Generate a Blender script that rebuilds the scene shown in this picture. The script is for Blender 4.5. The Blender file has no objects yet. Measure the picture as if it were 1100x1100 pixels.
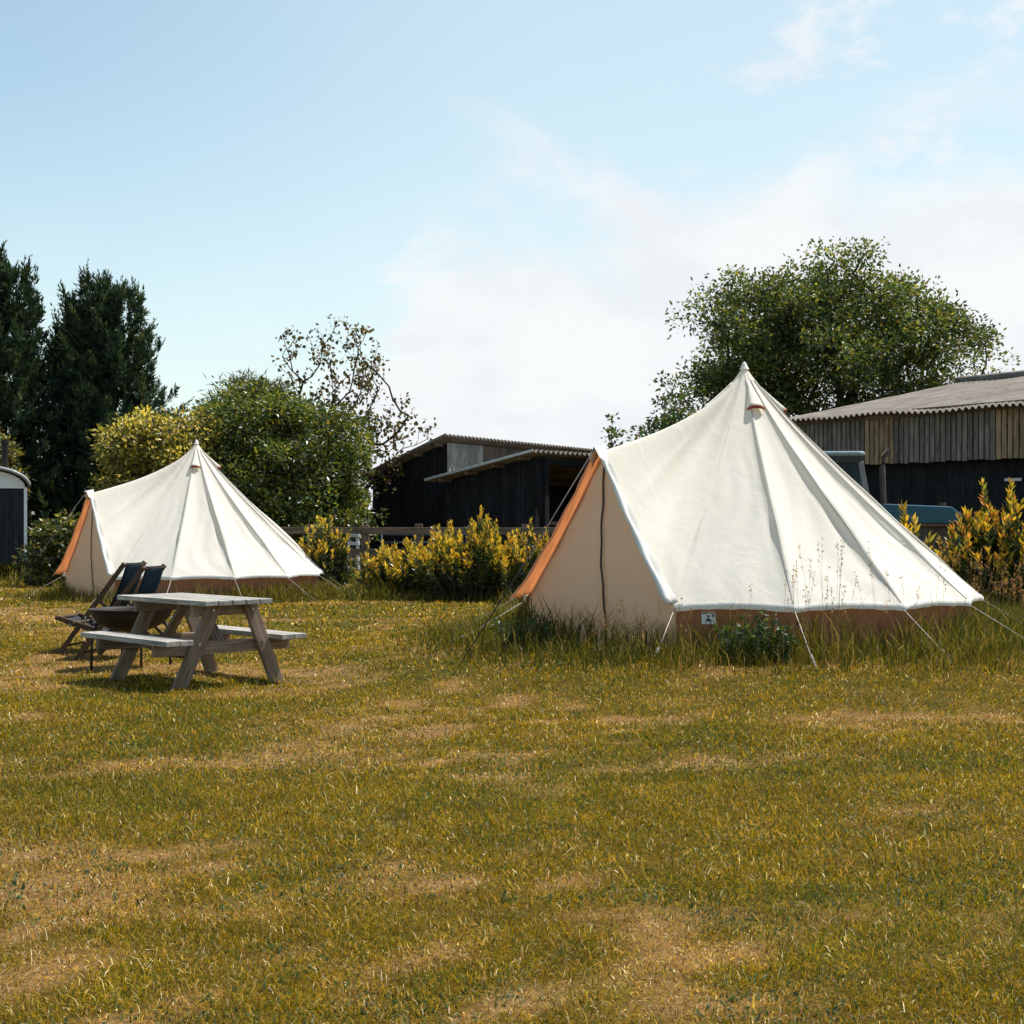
import bpy, math, random
import numpy as np
from mathutils import Vector, Matrix
random.seed(7)
rng = np.random.default_rng(11)
C = bpy.context.scene.collection
R = math.radians
scene = bpy.context.scene

# ------------------------------------------------------------------ camera, sky, sun, exposure
EYE = 1.45
cam_d = bpy.data.cameras.new('camera')
cam_d.sensor_fit = 'HORIZONTAL'; cam_d.sensor_width = 24.0; cam_d.lens = 35.0
cam_d.shift_y = 10 / 1100
cam_d.clip_start = 0.05; cam_d.clip_end = 5000
cam = bpy.data.objects.new('camera', cam_d); C.objects.link(cam)
cam.location = (0, 0, EYE); cam.rotation_euler = (R(90), 0, 0)
scene.camera = cam

SUN = Vector((0.41, 0.24, 0.88)).normalized()
SUN_EL = math.asin(SUN.z); SUN_AZ = math.atan2(SUN.x, SUN.y)
sun_d = bpy.data.lights.new('sun', 'SUN'); sun_d.energy = 4.6; sun_d.angle = R(0.53); sun_d.color = (1.0, 0.955, 0.87)
sun = bpy.data.objects.new('sun', sun_d); C.objects.link(sun)
sun.rotation_euler = SUN.to_track_quat('Z', 'Y').to_euler()
sun.location = (20, 10, 30)

world = bpy.data.worlds.new('World'); scene.world = world; world.use_nodes = True
wt = world.node_tree; wt.nodes.clear()
def wn(t, **k):
    n = wt.nodes.new(t)
    for a, b in k.items(): setattr(n, a, b)
    return n
def wmath(op, a, b=None, c=None, clamp=False):
    n = wn('ShaderNodeMath', operation=op, use_clamp=clamp)
    for i, v in enumerate((a, b, c)):
        if v is None: continue
        if isinstance(v, (int, float)): n.inputs[i].default_value = v
        else: wt.links.new(v, n.inputs[i])
    return n.outputs[0]
def wmap(v, a, b, c, d, smooth=True):
    n = wn('ShaderNodeMapRange', interpolation_type='SMOOTHSTEP' if smooth else 'LINEAR')
    wt.links.new(v, n.inputs[0])
    for i, q in enumerate((a, b, c, d)): n.inputs[1 + i].default_value = q
    return n.outputs[0]
sky = wn('ShaderNodeTexSky', sky_type='NISHITA', sun_disc=False, sun_elevation=SUN_EL, sun_rotation=SUN_AZ,
         air_density=1.0, dust_density=0.6, ozone_density=1.6, altitude=0)
SKY_STRENGTH = 0.115
tc = wn('ShaderNodeTexCoord'); sep = wn('ShaderNodeSeparateXYZ'); wt.links.new(tc.outputs['Generated'], sep.inputs[0])
az = wmath('ARCTAN2', sep.outputs[0], sep.outputs[1]); el = wmath('ARCSINE', sep.outputs[2])
mp = wn('ShaderNodeMapping'); mp.inputs['Scale'].default_value = (5.0, 5.0, 9.0); wt.links.new(tc.outputs['Generated'], mp.inputs[0])
nz = wn('ShaderNodeTexNoise'); nz.inputs['Scale'].default_value = 1.3; nz.inputs['Detail'].default_value = 9; nz.inputs['Roughness'].default_value = .56; nz.inputs['Distortion'].default_value = .6
wt.links.new(mp.outputs[0], nz.inputs[0])
nz2 = wn('ShaderNodeTexNoise'); nz2.inputs['Scale'].default_value = 2.6; nz2.inputs['Detail'].default_value = 8; nz2.inputs['Roughness'].default_value = .6
wt.links.new(mp.outputs[0], nz2.inputs[0])
lim = wmap(wmath('ADD', az, wmath('MULTIPLY', wmath('SUBTRACT', nz2.outputs[0], 0.5), 0.20)), -0.215, -0.03, -0.08, 0.225)                      # the bank's upper edge by bearing
lim = wmath('ADD', lim, wmath('MULTIPLY', wmath('MULTIPLY', wmath('SUBTRACT', az, 0.0), 0.12), 1.0))
lim = wmath('ADD', lim, wmath('MULTIPLY', wmath('SUBTRACT', nz.outputs[0], 0.5), 0.27))
dens = wmap(wmath('SUBTRACT', lim, el), -0.02, 0.075, 0.0, 1.0)
wisp = wmath('MULTIPLY', wmap(nz2.outputs[0], 0.50, 0.68, 0.0, 0.85), wmap(az, 0.02, 0.22, 0.0, 1.0))
haze_low = wmap(el, 0.0, 0.30, 0.45, 0.0)
front2 = wmap(wmath('ABSOLUTE', az), 0.7, 1.5, 1.0, 0.25)  # cloud and haze thinned outside the view, to weaken ambient light
cover = wmath('MAXIMUM', wmath('MULTIPLY', dens, 0.98), wmath('MAXIMUM', wisp, haze_low), clamp=True)
tint = wn('ShaderNodeMix', data_type='RGBA', blend_type='MULTIPLY'); tint.inputs[0].default_value = 1.0
wt.links.new(sky.outputs[0], tint.inputs[6]); tint.inputs[7].default_value = (1.0, 1.035, 0.87, 1)
veil = wn('ShaderNodeMix', data_type='RGBA');  wt.links.new(tint.outputs[2], veil.inputs[6]); veil.inputs[7].default_value = (4.6, 5.3, 5.4, 1)
front = wmath('MULTIPLY', wmap(el, 0.38, 0.75, 1.0, 0.0), wmap(wmath('ABSOLUTE', az), 0.6, 1.6, 1.0, 0.1))   # thin high haze, kept low and ahead so the unseen sky gives less ambient
wt.links.new(wmath('MULTIPLY', wmap(az, -0.36, 0.05, 0.14, 0.48), front), veil.inputs[0])
mixc = wn('ShaderNodeMix', data_type='RGBA'); wt.links.new(wmath('MULTIPLY', cover, front2), mixc.inputs[0]); wt.links.new(veil.outputs[2], mixc.inputs[6])
nz3 = wn('ShaderNodeTexNoise'); nz3.inputs['Scale'].default_value = 1.9; nz3.inputs['Detail'].default_value = 8; nz3.inputs['Roughness'].default_value = .62; wt.links.new(mp.outputs[0], nz3.inputs[0])
puff = wn('ShaderNodeMix', data_type='RGBA'); puff.inputs[6].default_value = (4.75, 4.95, 5.15, 1); puff.inputs[7].default_value = (5.2, 5.3, 5.35, 1); wt.links.new(wmap(nz3.outputs[0], 0.36, 0.58, 0.0, 1.0), puff.inputs[0])
wt.links.new(puff.outputs[2], mixc.inputs[7])
bg = wn('ShaderNodeBackground'); bg.inputs[1].default_value = SKY_STRENGTH; wt.links.new(mixc.outputs[2], bg.inputs[0])
wo = wn('ShaderNodeOutputWorld'); wt.links.new(bg.outputs[0], wo.inputs[0])

scene.view_settings.view_transform = 'Standard'; scene.view_settings.look = 'None'
scene.view_settings.exposure = 0.66; scene.view_settings.gamma = 1.0; scene.view_settings.use_curve_mapping = False

# ------------------------------------------------------------------ helpers
def V(*a): return np.array(a, dtype=float)
def unit(v): v = np.asarray(v, float); return v / (np.linalg.norm(v) + 1e-12)
def smooth(a, b, x):
    t = np.clip((x - a) / (b - a), 0, 1); return t * t * (3 - 2 * t)

class VNoise:                                   # value noise on a lattice, for placing and tinting
    def __init__(s, seed): s.t = np.random.default_rng(seed).random((256, 256))
    def __call__(s, x, y):
        xi = np.floor(x).astype(int); yi = np.floor(y).astype(int); fx = x - xi; fy = y - yi
        fx = fx * fx * (3 - 2 * fx); fy = fy * fy * (3 - 2 * fy); t = s.t; m = 255
        a = t[xi & m, yi & m]; b = t[(xi + 1) & m, yi & m]; c = t[xi & m, (yi + 1) & m]; d = t[(xi + 1) & m, (yi + 1) & m]
        return (a * (1 - fx) + b * fx) * (1 - fy) + (c * (1 - fx) + d * fx) * fy
    def fbm(s, x, y, o=4):
        v = 0; a = .5; n = 0
        for i in range(o):
            v = v + a * s(x * 2 ** i + 17 * i, y * 2 ** i + 5 * i); n += a; a *= .5
        return v / n
N1, N2, N3 = VNoise(1), VNoise(2), VNoise(3)

def mesh_np(name, v, faces, mat, parent=None, col=None, g=None, smooth_=False):
    """faces: list of (k, array n*k)"""
    me = bpy.data.meshes.new(name); v = np.asarray(v, np.float32)
    me.vertices.add(len(v)); me.vertices.foreach_set('co', v.ravel())
    loops = np.concatenate([f.ravel() for k, f in faces]).astype(np.int32)
    tot = np.concatenate([np.full(len(f), k) for k, f in faces]).astype(np.int32)
    me.loops.add(len(loops)); me.loops.foreach_set('vertex_index', loops)
    me.polygons.add(len(tot)); me.polygons.foreach_set('loop_start', np.concatenate([[0], np.cumsum(tot)[:-1]]).astype(np.int32))
    try: me.polygons.foreach_set('loop_total', tot)
    except Exception: pass
    if smooth_: me.polygons.foreach_set('use_smooth', np.ones(len(tot), bool))
    else: me.polygons.foreach_set('use_smooth', np.zeros(len(tot), bool))
    if col is not None:
        c = np.ones((len(v), 4), np.float32); c[:, :3] = col
        me.attributes.new('Col', 'FLOAT_COLOR', 'POINT').data.foreach_set('color', c.ravel())
    if g is not None:
        me.attributes.new('Grain', 'FLOAT_VECTOR', 'POINT').data.foreach_set('vector', np.asarray(g, np.float32).ravel())
    me.update(calc_edges=True); me.validate()
    me.materials.append(mat)
    o = bpy.data.objects.new(name, me); C.objects.link(o)
    if parent: o.parent = parent
    return o

class MB:
    def __init__(s): s.v = []; s.f = []; s.c = []; s.g = []; s.sm = False
    def add(s, verts, faces, col=(1, 1, 1), g=None):
        b = len(s.v); verts = [tuple(map(float, p)) for p in verts]; s.v += verts
        s.f += [tuple(i + b for i in f) for f in faces]
        s.c += [tuple(col)] * len(verts)
        s.g += [tuple(map(float, p)) for p in (g if g is not None else verts)]
        return s
    def beam(s, p0, p1, w, h, up=(0, 0, 1), col=(1, 1, 1), taper=1.0, ends=(0, 0)):
        """box along p0-p1, w across, h along 'up'; ends lean the cut ends along the length"""
        p0 = V(*p0); p1 = V(*p1); d = unit(p1 - p0); L = np.linalg.norm(p1 - p0)
        sd = np.cross(d, up); sd = unit(sd if np.linalg.norm(sd) > 1e-4 else np.cross(d, (1, 0, 0))); u = np.cross(sd, d)
        vs = []; gs = []; o = V(random.random() * 20, random.random() * 20, random.random() * 20)
        for e, (p, k) in enumerate(((p0, 1.0), (p1, taper))):
            for a, b in ((-1, -1), (1, -1), (1, 1), (-1, 1)):
                vs.append(p + sd * a * w / 2 * k + u * b * h / 2 * k + d * ends[e] * b)
                gs.append(o + V(L * e, a * w / 2, b * h / 2))
        return s.add(vs, [(0, 3, 2, 1), (4, 5, 6, 7), (0, 1, 5, 4), (1, 2, 6, 5), (2, 3, 7, 6), (3, 0, 4, 7)], col, gs)
    def box(s, c, size, col=(1, 1, 1), rz=0):
        c = V(*c); ca, sa = math.cos(rz), math.sin(rz); ax = V(ca, sa, 0)
        return s.beam(c - ax * size[0] / 2, c + ax * size[0] / 2, size[1], size[2], (0, 0, 1), col)
    def tube(s, pts, rad, n=8, col=(1, 1, 1), cap=True):
        pts = [V(*p) for p in pts]
        if not hasattr(rad, '__len__'): rad = [rad] * len(pts)
        vs = []; fs = []; gs = []; L = 0; ref = V(0, 0, 1)
        for i, p in enumerate(pts):
            d = unit(pts[min(i + 1, len(pts) - 1)] - pts[max(i - 1, 0)])
            r = ref if abs(d @ ref) < .95 else V(1, 0, 0)
            a = unit(np.cross(d, r)); b = np.cross(d, a)
            if i: L += np.linalg.norm(p - pts[i - 1])
            for k in range(n):
                t = 2 * math.pi * k / n; vs.append(p + (a * math.cos(t) + b * math.sin(t)) * rad[i]); gs.append((L, t * rad[i], 0))
        for i in range(len(pts) - 1):
            for k in range(n):
                fs.append((i * n + k, i * n + (k + 1) % n, (i + 1) * n + (k + 1) % n, (i + 1) * n + k))
        if cap: fs.append(tuple(range(n))[::-1]); fs.append(tuple((len(pts) - 1) * n + k for k in range(n)))
        return s.add(vs, fs, col, gs)
    def lathe(s, prof, n=32, c=(0, 0, 0), col=(1, 1, 1), axis='z'):
        vs = []; fs = []
        for r, z in prof:
            for k in range(n):
                t = 2 * math.pi * k / n
                p = (r * math.cos(t), r * math.sin(t), z) if axis == 'z' else ((r * math.cos(t), z, r * math.sin(t)) if axis == 'y' else (z, r * math.cos(t), r * math.sin(t)))
                vs.append(V(*p) + V(*c))
        for i in range(len(prof) - 1):
            for k in range(n): fs.append((i * n + k, i * n + (k + 1) % n, (i + 1) * n + (k + 1) % n, (i + 1) * n + k))
        return s.add(vs, fs, col)
    def grid(s, P, col=(1, 1, 1), closed=False):
        """P: rows*cols*3"""
        P = np.asarray(P, float); m, n = P.shape[:2]; fs = []
        for i in range(m - 1):
            for j in range(n - 1): fs.append((i * n + j, i * n + j + 1, (i + 1) * n + j + 1, (i + 1) * n + j))
        return s.add(P.reshape(-1, 3), fs, col)
    def prism(s, poly, d, col=(1, 1, 1)):
        """closed polygon of 3D points pushed along d"""
        n = len(poly); d = V(*d); vs = [V(*p) for p in poly] + [V(*p) + d for p in poly]
        fs = [tuple(range(n))[::-1], tuple(range(n, 2 * n))] + [(k, (k + 1) % n, n + (k + 1) % n, n + k) for k in range(n)]
        return s.add(vs, fs, col)
    def build(s, name, mat, parent=None, smooth=False, bevel=0, solid=0, sub=0):
        me = bpy.data.meshes.new(name); me.from_pydata(s.v, [], s.f)
        c = np.ones((len(s.v), 4), np.float32); c[:, :3] = s.c
        me.attributes.new('Col', 'FLOAT_COLOR', 'POINT').data.foreach_set('color', c.ravel())
        me.attributes.new('Grain', 'FLOAT_VECTOR', 'POINT').data.foreach_set('vector', np.asarray(s.g, np.float32).ravel())
        if smooth: me.polygons.foreach_set('use_smooth', np.ones(len(me.polygons), bool))
        me.update(); me.materials.append(mat)
        o = bpy.data.objects.new(name, me); C.objects.link(o)
        if parent: o.parent = parent
        if solid:
            m = o.modifiers.new('solid', 'SOLIDIFY'); m.thickness = solid; m.offset = 0
        if bevel:
            m = o.modifiers.new('bevel', 'BEVEL'); m.width = bevel; m.segments = 2; m.limit_method = 'ANGLE'
        return o

def tag(o, label=None, cat=None, group=None, kind=None):
    if label: o['label'] = label
    if cat: o['category'] = cat
    if group: o['group'] = group
    if kind: o['kind'] = kind
    return o
def empty(name, loc=(0, 0, 0), rz=0):
    o = bpy.data.objects.new(name, None); C.objects.link(o); o.empty_display_size = .2
    o.location = loc; o.rotation_euler = (0, 0, rz); return o
def copy_tree(o, parent=None):
    c = o.copy(); C.objects.link(c)
    if parent: c.parent = parent
    for ch in list(o.children): copy_tree(ch, c)
    return c

# ------------------------------------------------------------------ materials
def newmat(name):
    m = bpy.data.materials.new(name); m.use_nodes = True; nt = m.node_tree; nt.nodes.clear()
    out = nt.nodes.new('ShaderNodeOutputMaterial'); return m, nt, out
def nd(nt, t, **k):
    n = nt.nodes.new(t)
    for a, b in k.items(): setattr(n, a, b)
    return n
def lk(nt, a, b): nt.links.new(a, b)
def noise(nt, vec, scale, detail=4, rough=.55, dist=0):
    n = nd(nt, 'ShaderNodeTexNoise'); n.inputs['Scale'].default_value = scale; n.inputs['Detail'].default_value = detail
    n.inputs['Roughness'].default_value = rough; n.inputs['Distortion'].default_value = dist
    if vec is not None: lk(nt, vec, n.inputs['Vector'])
    return n
def mapped(nt, src, sc):
    m = nd(nt, 'ShaderNodeMapping'); m.inputs['Scale'].default_value = sc; lk(nt, src, m.inputs[0]); return m.outputs[0]
def rampc(nt, fac, stops):
    r = nd(nt, 'ShaderNodeValToRGB'); e = r.color_ramp.elements
    while len(e) < len(stops): e.new(.5)
    for i, (p, c) in enumerate(stops): e[i].position = p; e[i].color = (*c, 1)
    lk(nt, fac, r.inputs[0]); return r.outputs[0]
def mixc_(nt, fac, a, b, mode='MIX'):
    n = nd(nt, 'ShaderNodeMix', data_type='RGBA', blend_type=mode)
    for i, v in ((0, fac), (6, a), (7, b)):
        if isinstance(v, (int, float)): n.inputs[i].default_value = v
        elif isinstance(v, tuple): n.inputs[i].default_value = (*v, 1)
        else: lk(nt, v, n.inputs[i])
    return n.outputs[2]
def bump(nt, h, strength, dist=.01):
    b = nd(nt, 'ShaderNodeBump'); b.inputs['Strength'].default_value = strength; b.inputs['Distance'].default_value = dist
    lk(nt, h, b.inputs['Height']); return b.outputs[0]

def m_plain(name, col, rough=.6, metal=0, var=.25, scale=6, spec=.4, bmp=.1, dirt=None):
    m, nt, out = newmat(name); p = nd(nt, 'ShaderNodeBsdfPrincipled'); tcn = nd(nt, 'ShaderNodeTexCoord')
    at = nd(nt, 'ShaderNodeAttribute', attribute_name='Col')
    n = noise(nt, tcn.outputs['Object'], scale, 6, .6)
    k = rampc(nt, n.outputs[0], [(.3, (1 - var,) * 3), (.7, (1 + var * .4,) * 3)])
    c = mixc_(nt, 1.0, mixc_(nt, 1.0, col, at.outputs['Color'], 'MULTIPLY'), k, 'MULTIPLY')
    if dirt:
        n2 = noise(nt, tcn.outputs['Object'], scale * .4, 7, .65)
        c = mixc_(nt, rampc(nt, n2.outputs[0], [(.48, (0, 0, 0)), (.66, (.8, .8, .8))]), c, dirt)
    lk(nt, c, p.inputs['Base Color']); p.inputs['Roughness'].default_value = rough; p.inputs['Metallic'].default_value = metal
    p.inputs['Specular IOR Level'].default_value = spec
    if bmp: 
        n3 = noise(nt, tcn.outputs['Object'], scale * 8, 4); lk(nt, bump(nt, n3.outputs[0], bmp), p.inputs['Normal'])
    lk(nt, p.outputs[0], out.inputs[0]); return m

def m_wood(name, a, b, rough=.8, grain=30, crack=.5, spec=.25):
    m, nt, out = newmat(name); p = nd(nt, 'ShaderNodeBsdfPrincipled')
    g = nd(nt, 'ShaderNodeAttribute', attribute_name='Grain'); at = nd(nt, 'ShaderNodeAttribute', attribute_name='Col')
    n = noise(nt, mapped(nt, g.outputs['Vector'], (1.6, grain, grain)), 1.6, 7, .65, .7)
    c = rampc(nt, n.outputs[0], [(.32, a), (.68, b)])
    n2 = noise(nt, mapped(nt, g.outputs['Vector'], (2.0, 6, 6)), 1.2, 4)
    c = mixc_(nt, 1.0, c, rampc(nt, n2.outputs[0], [(.3, (.62, .62, .60)), (.7, (1.15, 1.12, 1.1))]), 'MULTIPLY')
    n4 = noise(nt, mapped(nt, g.outputs['Vector'], (3.0, 90, 90)), 1.0, 2)
    c = mixc_(nt, crack, c, rampc(nt, n4.outputs[0], [(.36, (.18, .15, .12)), (.44, (1, 1, 1))]), 'MULTIPLY')
    c = mixc_(nt, 1.0, c, at.outputs['Color'], 'MULTIPLY')
    lk(nt, c, p.inputs['Base Color']); p.inputs['Roughness'].default_value = rough; p.inputs['Specular IOR Level'].default_value = spec
    lk(nt, bump(nt, n.outputs[0], .35, .006), p.inputs['Normal']); lk(nt, p.outputs[0], out.inputs[0]); return m

def m_leaf(name, trans=.45, gloss=.10, rough=.45, tint=(1, 1, 1), tw=(1.25, 1.15, .55)):
    m, nt, out = newmat(name)
    at = nd(nt, 'ShaderNodeAttribute', attribute_name='Col'); c = mixc_(nt, 1.0, at.outputs['Color'], tint, 'MULTIPLY')
    d = nd(nt, 'ShaderNodeBsdfDiffuse'); lk(nt, c, d.inputs[0])
    t = nd(nt, 'ShaderNodeBsdfTranslucent'); lk(nt, mixc_(nt, 1.0, c, tw, 'MULTIPLY'), t.inputs[0])
    gl = nd(nt, 'ShaderNodeBsdfGlossy'); gl.inputs['Roughness'].default_value = rough; gl.inputs[0].default_value = (.9, .95, 1, 1)
    mx = nd(nt, 'ShaderNodeMixShader'); mx.inputs[0].default_value = trans; lk(nt, d.outputs[0], mx.inputs[1]); lk(nt, t.outputs[0], mx.inputs[2])
    mx2 = nd(nt, 'ShaderNodeMixShader'); mx2.inputs[0].default_value = gloss * .35; lk(nt, mx.outputs[0], mx2.inputs[1]); lk(nt, gl.outputs[0], mx2.inputs[2])
    lk(nt, mx2.outputs[0], out.inputs[0]); return m

def m_canvas(name, col, trans, tcol, weave=900, stain=.06):
    m, nt, out = newmat(name); tcn = nd(nt, 'ShaderNodeTexCoord'); o = tcn.outputs['Object']
    n = noise(nt, o, 1.3, 5, .6); n2 = noise(nt, o, 14, 5, .6)
    k = rampc(nt, n.outputs[0], [(.3, (1 - stain, 1 - stain * 1.15, 1 - stain * 1.5)), (.7, (1, 1, 1))])
    c = mixc_(nt, 1.0, col, k, 'MULTIPLY'); c = mixc_(nt, 1.0, c, rampc(nt, n2.outputs[0], [(.3, (.965,) * 3), (.7, (1, 1, 1))]), 'MULTIPLY')
    sp = nd(nt, 'ShaderNodeSeparateXYZ'); lk(nt, o, sp.inputs[0])
    low = nd(nt, 'ShaderNodeMapRange'); lk(nt, sp.outputs[2], low.inputs[0])
    for i, q in enumerate((0.1, .75, .4, 0.0)): low.inputs[1 + i].default_value = q
    nst = noise(nt, mapped(nt, o, (3, 3, 1.2)), 2.2, 6, .7)
    dm = nd(nt, 'ShaderNodeMath', operation='MULTIPLY'); lk(nt, low.outputs[0], dm.inputs[0]); lk(nt, nst.outputs[0], dm.inputs[1])
    c = mixc_(nt, dm.outputs[0], c, (.30, .24, .16))
    d = nd(nt, 'ShaderNodeBsdfDiffuse'); lk(nt, c, d.inputs[0]); t = nd(nt, 'ShaderNodeBsdfTranslucent'); t.inputs[0].default_value = (*tcol, 1)
    nw = noise(nt, mapped(nt, o, (1.0, 1.0, .45)), 3.4, 3, .5, 1.1); nf = noise(nt, mapped(nt, o, (1.6, 1.6, .5)), 9, 3, .5, .8)
    ad = nd(nt, 'ShaderNodeMath', operation='MULTIPLY_ADD'); lk(nt, nf.outputs[0], ad.inputs[0]); ad.inputs[1].default_value = .35; lk(nt, nw.outputs[0], ad.inputs[2])
    b0 = nd(nt, 'ShaderNodeBump'); b0.inputs['Strength'].default_value = .15; b0.inputs['Distance'].default_value = .06; lk(nt, ad.outputs[0], b0.inputs['Height'])
    b = bump(nt, n2.outputs[0], .12, .01); lk(nt, b0.outputs[0], b.node.inputs['Normal']) if hasattr(b, 'node') else None; lk(nt, b, d.inputs['Normal'])
    mx = nd(nt, 'ShaderNodeMixShader'); mx.inputs[0].default_value = trans; lk(nt, d.outputs[0], mx.inputs[1]); lk(nt, t.outputs[0], mx.inputs[2])
    lk(nt, mx.outputs[0], out.inputs[0]); return m

def m_ground():  # soil and thatch; 'Col' carries how bare and dry each patch is
    m, nt, out = newmat('lawn_soil'); p = nd(nt, 'ShaderNodeBsdfPrincipled'); ge = nd(nt, 'ShaderNodeNewGeometry'); o = ge.outputs['Position']
    n1 = noise(nt, o, .45, 6, .6, .4); n2 = noise(nt, mapped(nt, o, (1, 1, .2)), 26, 6, .7); n3 = noise(nt, o, 1.7, 5, .6)
    at = nd(nt, 'ShaderNodeAttribute', attribute_name='Col'); sc_ = nd(nt, 'ShaderNodeSeparateColor'); lk(nt, at.outputs['Color'], sc_.inputs[0])
    ad = nd(nt, 'ShaderNodeMath', operation='MULTIPLY_ADD'); lk(nt, n1.outputs[0], ad.inputs[0]); ad.inputs[1].default_value = .5; lk(nt, sc_.outputs[0], ad.inputs[2])
    c = rampc(nt, ad.outputs[0], [(.35, (.060, .050, .005)), (.62, (.10, .066, .010)), (1.0, (.21, .125, .048))])
    c = mixc_(nt, 1.0, c, rampc(nt, n2.outputs[0], [(.28, (.35, .32, .30)), (.52, (1, 1, 1)), (.75, (1.5, 1.45, 1.5))]), 'MULTIPLY')
    c = mixc_(nt, rampc(nt, n3.outputs[0], [(.55, (0, 0, 0)), (.75, (.6, .6, .6))]), c, (.10, .095, .015))
    lk(nt, c, p.inputs['Base Color']); p.inputs['Roughness'].default_value = .95; p.inputs['Specular IOR Level'].default_value = .1
    lk(nt, bump(nt, n2.outputs[0], .8, .03), p.inputs['Normal']); lk(nt, p.outputs[0], out.inputs[0]); return m

def m_glass():
    m, nt, out = newmat('cab_glass'); p = nd(nt, 'ShaderNodeBsdfPrincipled'); p.inputs['Base Color'].default_value = (.22, .30, .33, 1)
    p.inputs['Transmission Weight'].default_value = .9; p.inputs['Roughness'].default_value = .04; p.inputs['IOR'].default_value = 1.1
    lk(nt, p.outputs[0], out.inputs[0]); return m

M = dict(
    ground=m_ground(),
    canvas=m_canvas('cream_canvas', (.87, .838, .768), .36, (.87, .80, .67)),
    hem=m_canvas('white_hem_canvas', (.88, .87, .85), .20, (.8, .75, .65)),
    tape=m_canvas('grey_seam_tape', (.58, .56, .52), .12, (.5, .45, .38)),
    door=m_canvas('beige_door_canvas', (.76, .56, .43), .34, (.80, .56, .40)),
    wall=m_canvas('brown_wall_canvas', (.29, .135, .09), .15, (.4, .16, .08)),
    orange=m_canvas('sunglow_flap_canvas', (.86, .56, .38), .55, (.96, .58, .34)),  # pale hem cloth; sun glowing through it put into the colour as orange
    maroon=m_plain('maroon_webbing', (.28, .05, .03), .8),
    zip=m_plain('dark_zip', (.055, .038, .03), .6),
    rope=m_plain('pale_rope', (.44, .41, .36), .9, scale=60),
    rope_dark=m_plain('dark_rope', (.05, .045, .042), .9, scale=60),
    steel=m_plain('steel', (.45, .45, .45), .45, .8),
    label=m_plain('white_label', (.74, .80, .82), .6, var=.1), ink=m_plain('navy_ink', (.05, .07, .13), .6),
    table=m_wood('weathered_wood', (.14, .098, .07), (.34, .26, .205)),
    tabletop=m_wood('silvered_wood', (.26, .245, .225), (.50, .485, .465)),
    chair=m_wood('brown_stained_wood', (.060, .034, .022), (.15, .095, .06)),
    navy=m_canvas('navy_canvas', (.020, .037, .058), .18, (.02, .04, .06)),
    iron=m_plain('black_iron', (.022, .020, .019), .65, .3, var=.4, dirt=(.06, .032, .018)),
    bark=m_plain('bark', (.10, .082, .062), .95, var=.5, scale=3, bmp=.8),
    bark_dark=m_plain('dark_bark', (.055, .045, .035), .95, var=.5, scale=3, bmp=.8),
    leaf=m_leaf('leaf'), conifer=m_leaf('conifer_spray', .22, .03, .6), laurel=m_leaf('glossy_leaf', .40, .11, .34),
    grass=m_leaf('grass_blade', .42, .03, .5, (1, 1, 1), (1.15, 1.05, .55)), seed=m_leaf('seed_head', .3, .02),
    black=m_wood('black_boards', (.013, .014, .0165), (.031, .032, .037), .85, 20, .6, .15),
    boards=m_wood('grey_boards', (.125, .115, .105), (.30, .28, .26), .9, 24, .7),
    fence=m_wood('brown_fence_wood', (.13, .09, .065), (.27, .195, .145), .9, 24, .6),
    sheet=m_plain('cement_sheet', (.20, .172, .148), .9, var=.45, scale=2.0, bmp=.4, dirt=(.10, .082, .065)),
    soffit=m_plain('grey_metal_sheet', (.24, .22, .20), .7, .0, var=.35, scale=1.5, dirt=(.16, .10, .06)),
    galv=m_plain('galvanised_edge', (.55, .56, .57), .5, .4),
    hut_white=m_plain('white_paint', (.74, .76, .77), .5, var=.12), hut_black=m_wood('black_hut_boards', (.016, .019, .026), (.034, .037, .046), .7, 20, .4),
    hut_roof=m_plain('pale_roof_sheet', (.34, .355, .37), .5, .2, var=.2),
    blue=m_plain('blue_tractor_paint', (.012, .10, .155), .42, 0, var=.25, dirt=(.03, .075, .09)), blue_pale=m_plain('dark_blue_metal', (.020, .040, .075), .6),
    rust=m_plain('rusty_metal', (.19, .09, .045), .85, .2, var=.5), engine=m_plain('engine_grey', (.12, .095, .078), .7, .3, var=.5),
    tyre=m_plain('tyre_rubber', (.02, .02, .02), .9), rim=m_plain('pale_rim', (.5, .5, .48), .6),
    cabblack=m_plain('cab_black', (.02, .022, .025), .5), cabgrey=m_plain('cab_pillar_grey', (.22, .22, .22), .6), roofpale=m_plain('pale_cab_roof', (.22, .29, .32), .5), glass=m_glass(),
)

# ------------------------------------------------------------------ ground
TENT = V(2.52, 16.2); TENT2 = V(-6.13, 29.0)
def gz(x, y):
    x = np.asarray(x, float); y = np.asarray(y, float)
    d = np.hypot(x - TENT[0], y - TENT[1])
    z = .20 * (1 - smooth(2.9, 5.4, d))
    z = z + (N1.fbm(x * .35 + 40, y * .35 + 40, 3) - .5) * .10 * smooth(2, 9, y) * (1 - smooth(60, 90, np.abs(y)))
    d2 = np.hypot(x - TENT2[0], y - TENT2[1]); fl = smooth(2.6, 5.0, d2) * smooth(2.7, 5.0, d)
    return np.where(d < 5.5, .20 * (1 - smooth(2.9, 5.4, d)) + (z - .20 * (1 - smooth(2.9, 5.4, d))) * fl, z * fl)
def axis_(a, b, fine0, fine1, step):
    f = np.arange(fine0, fine1 + 1e-6, step); l = fine0 - np.geomspace(step, fine0 - a, 26)[::-1]; r = fine1 + np.geomspace(step, b - fine1, 26)
    return np.concatenate([l, f, r])
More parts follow.
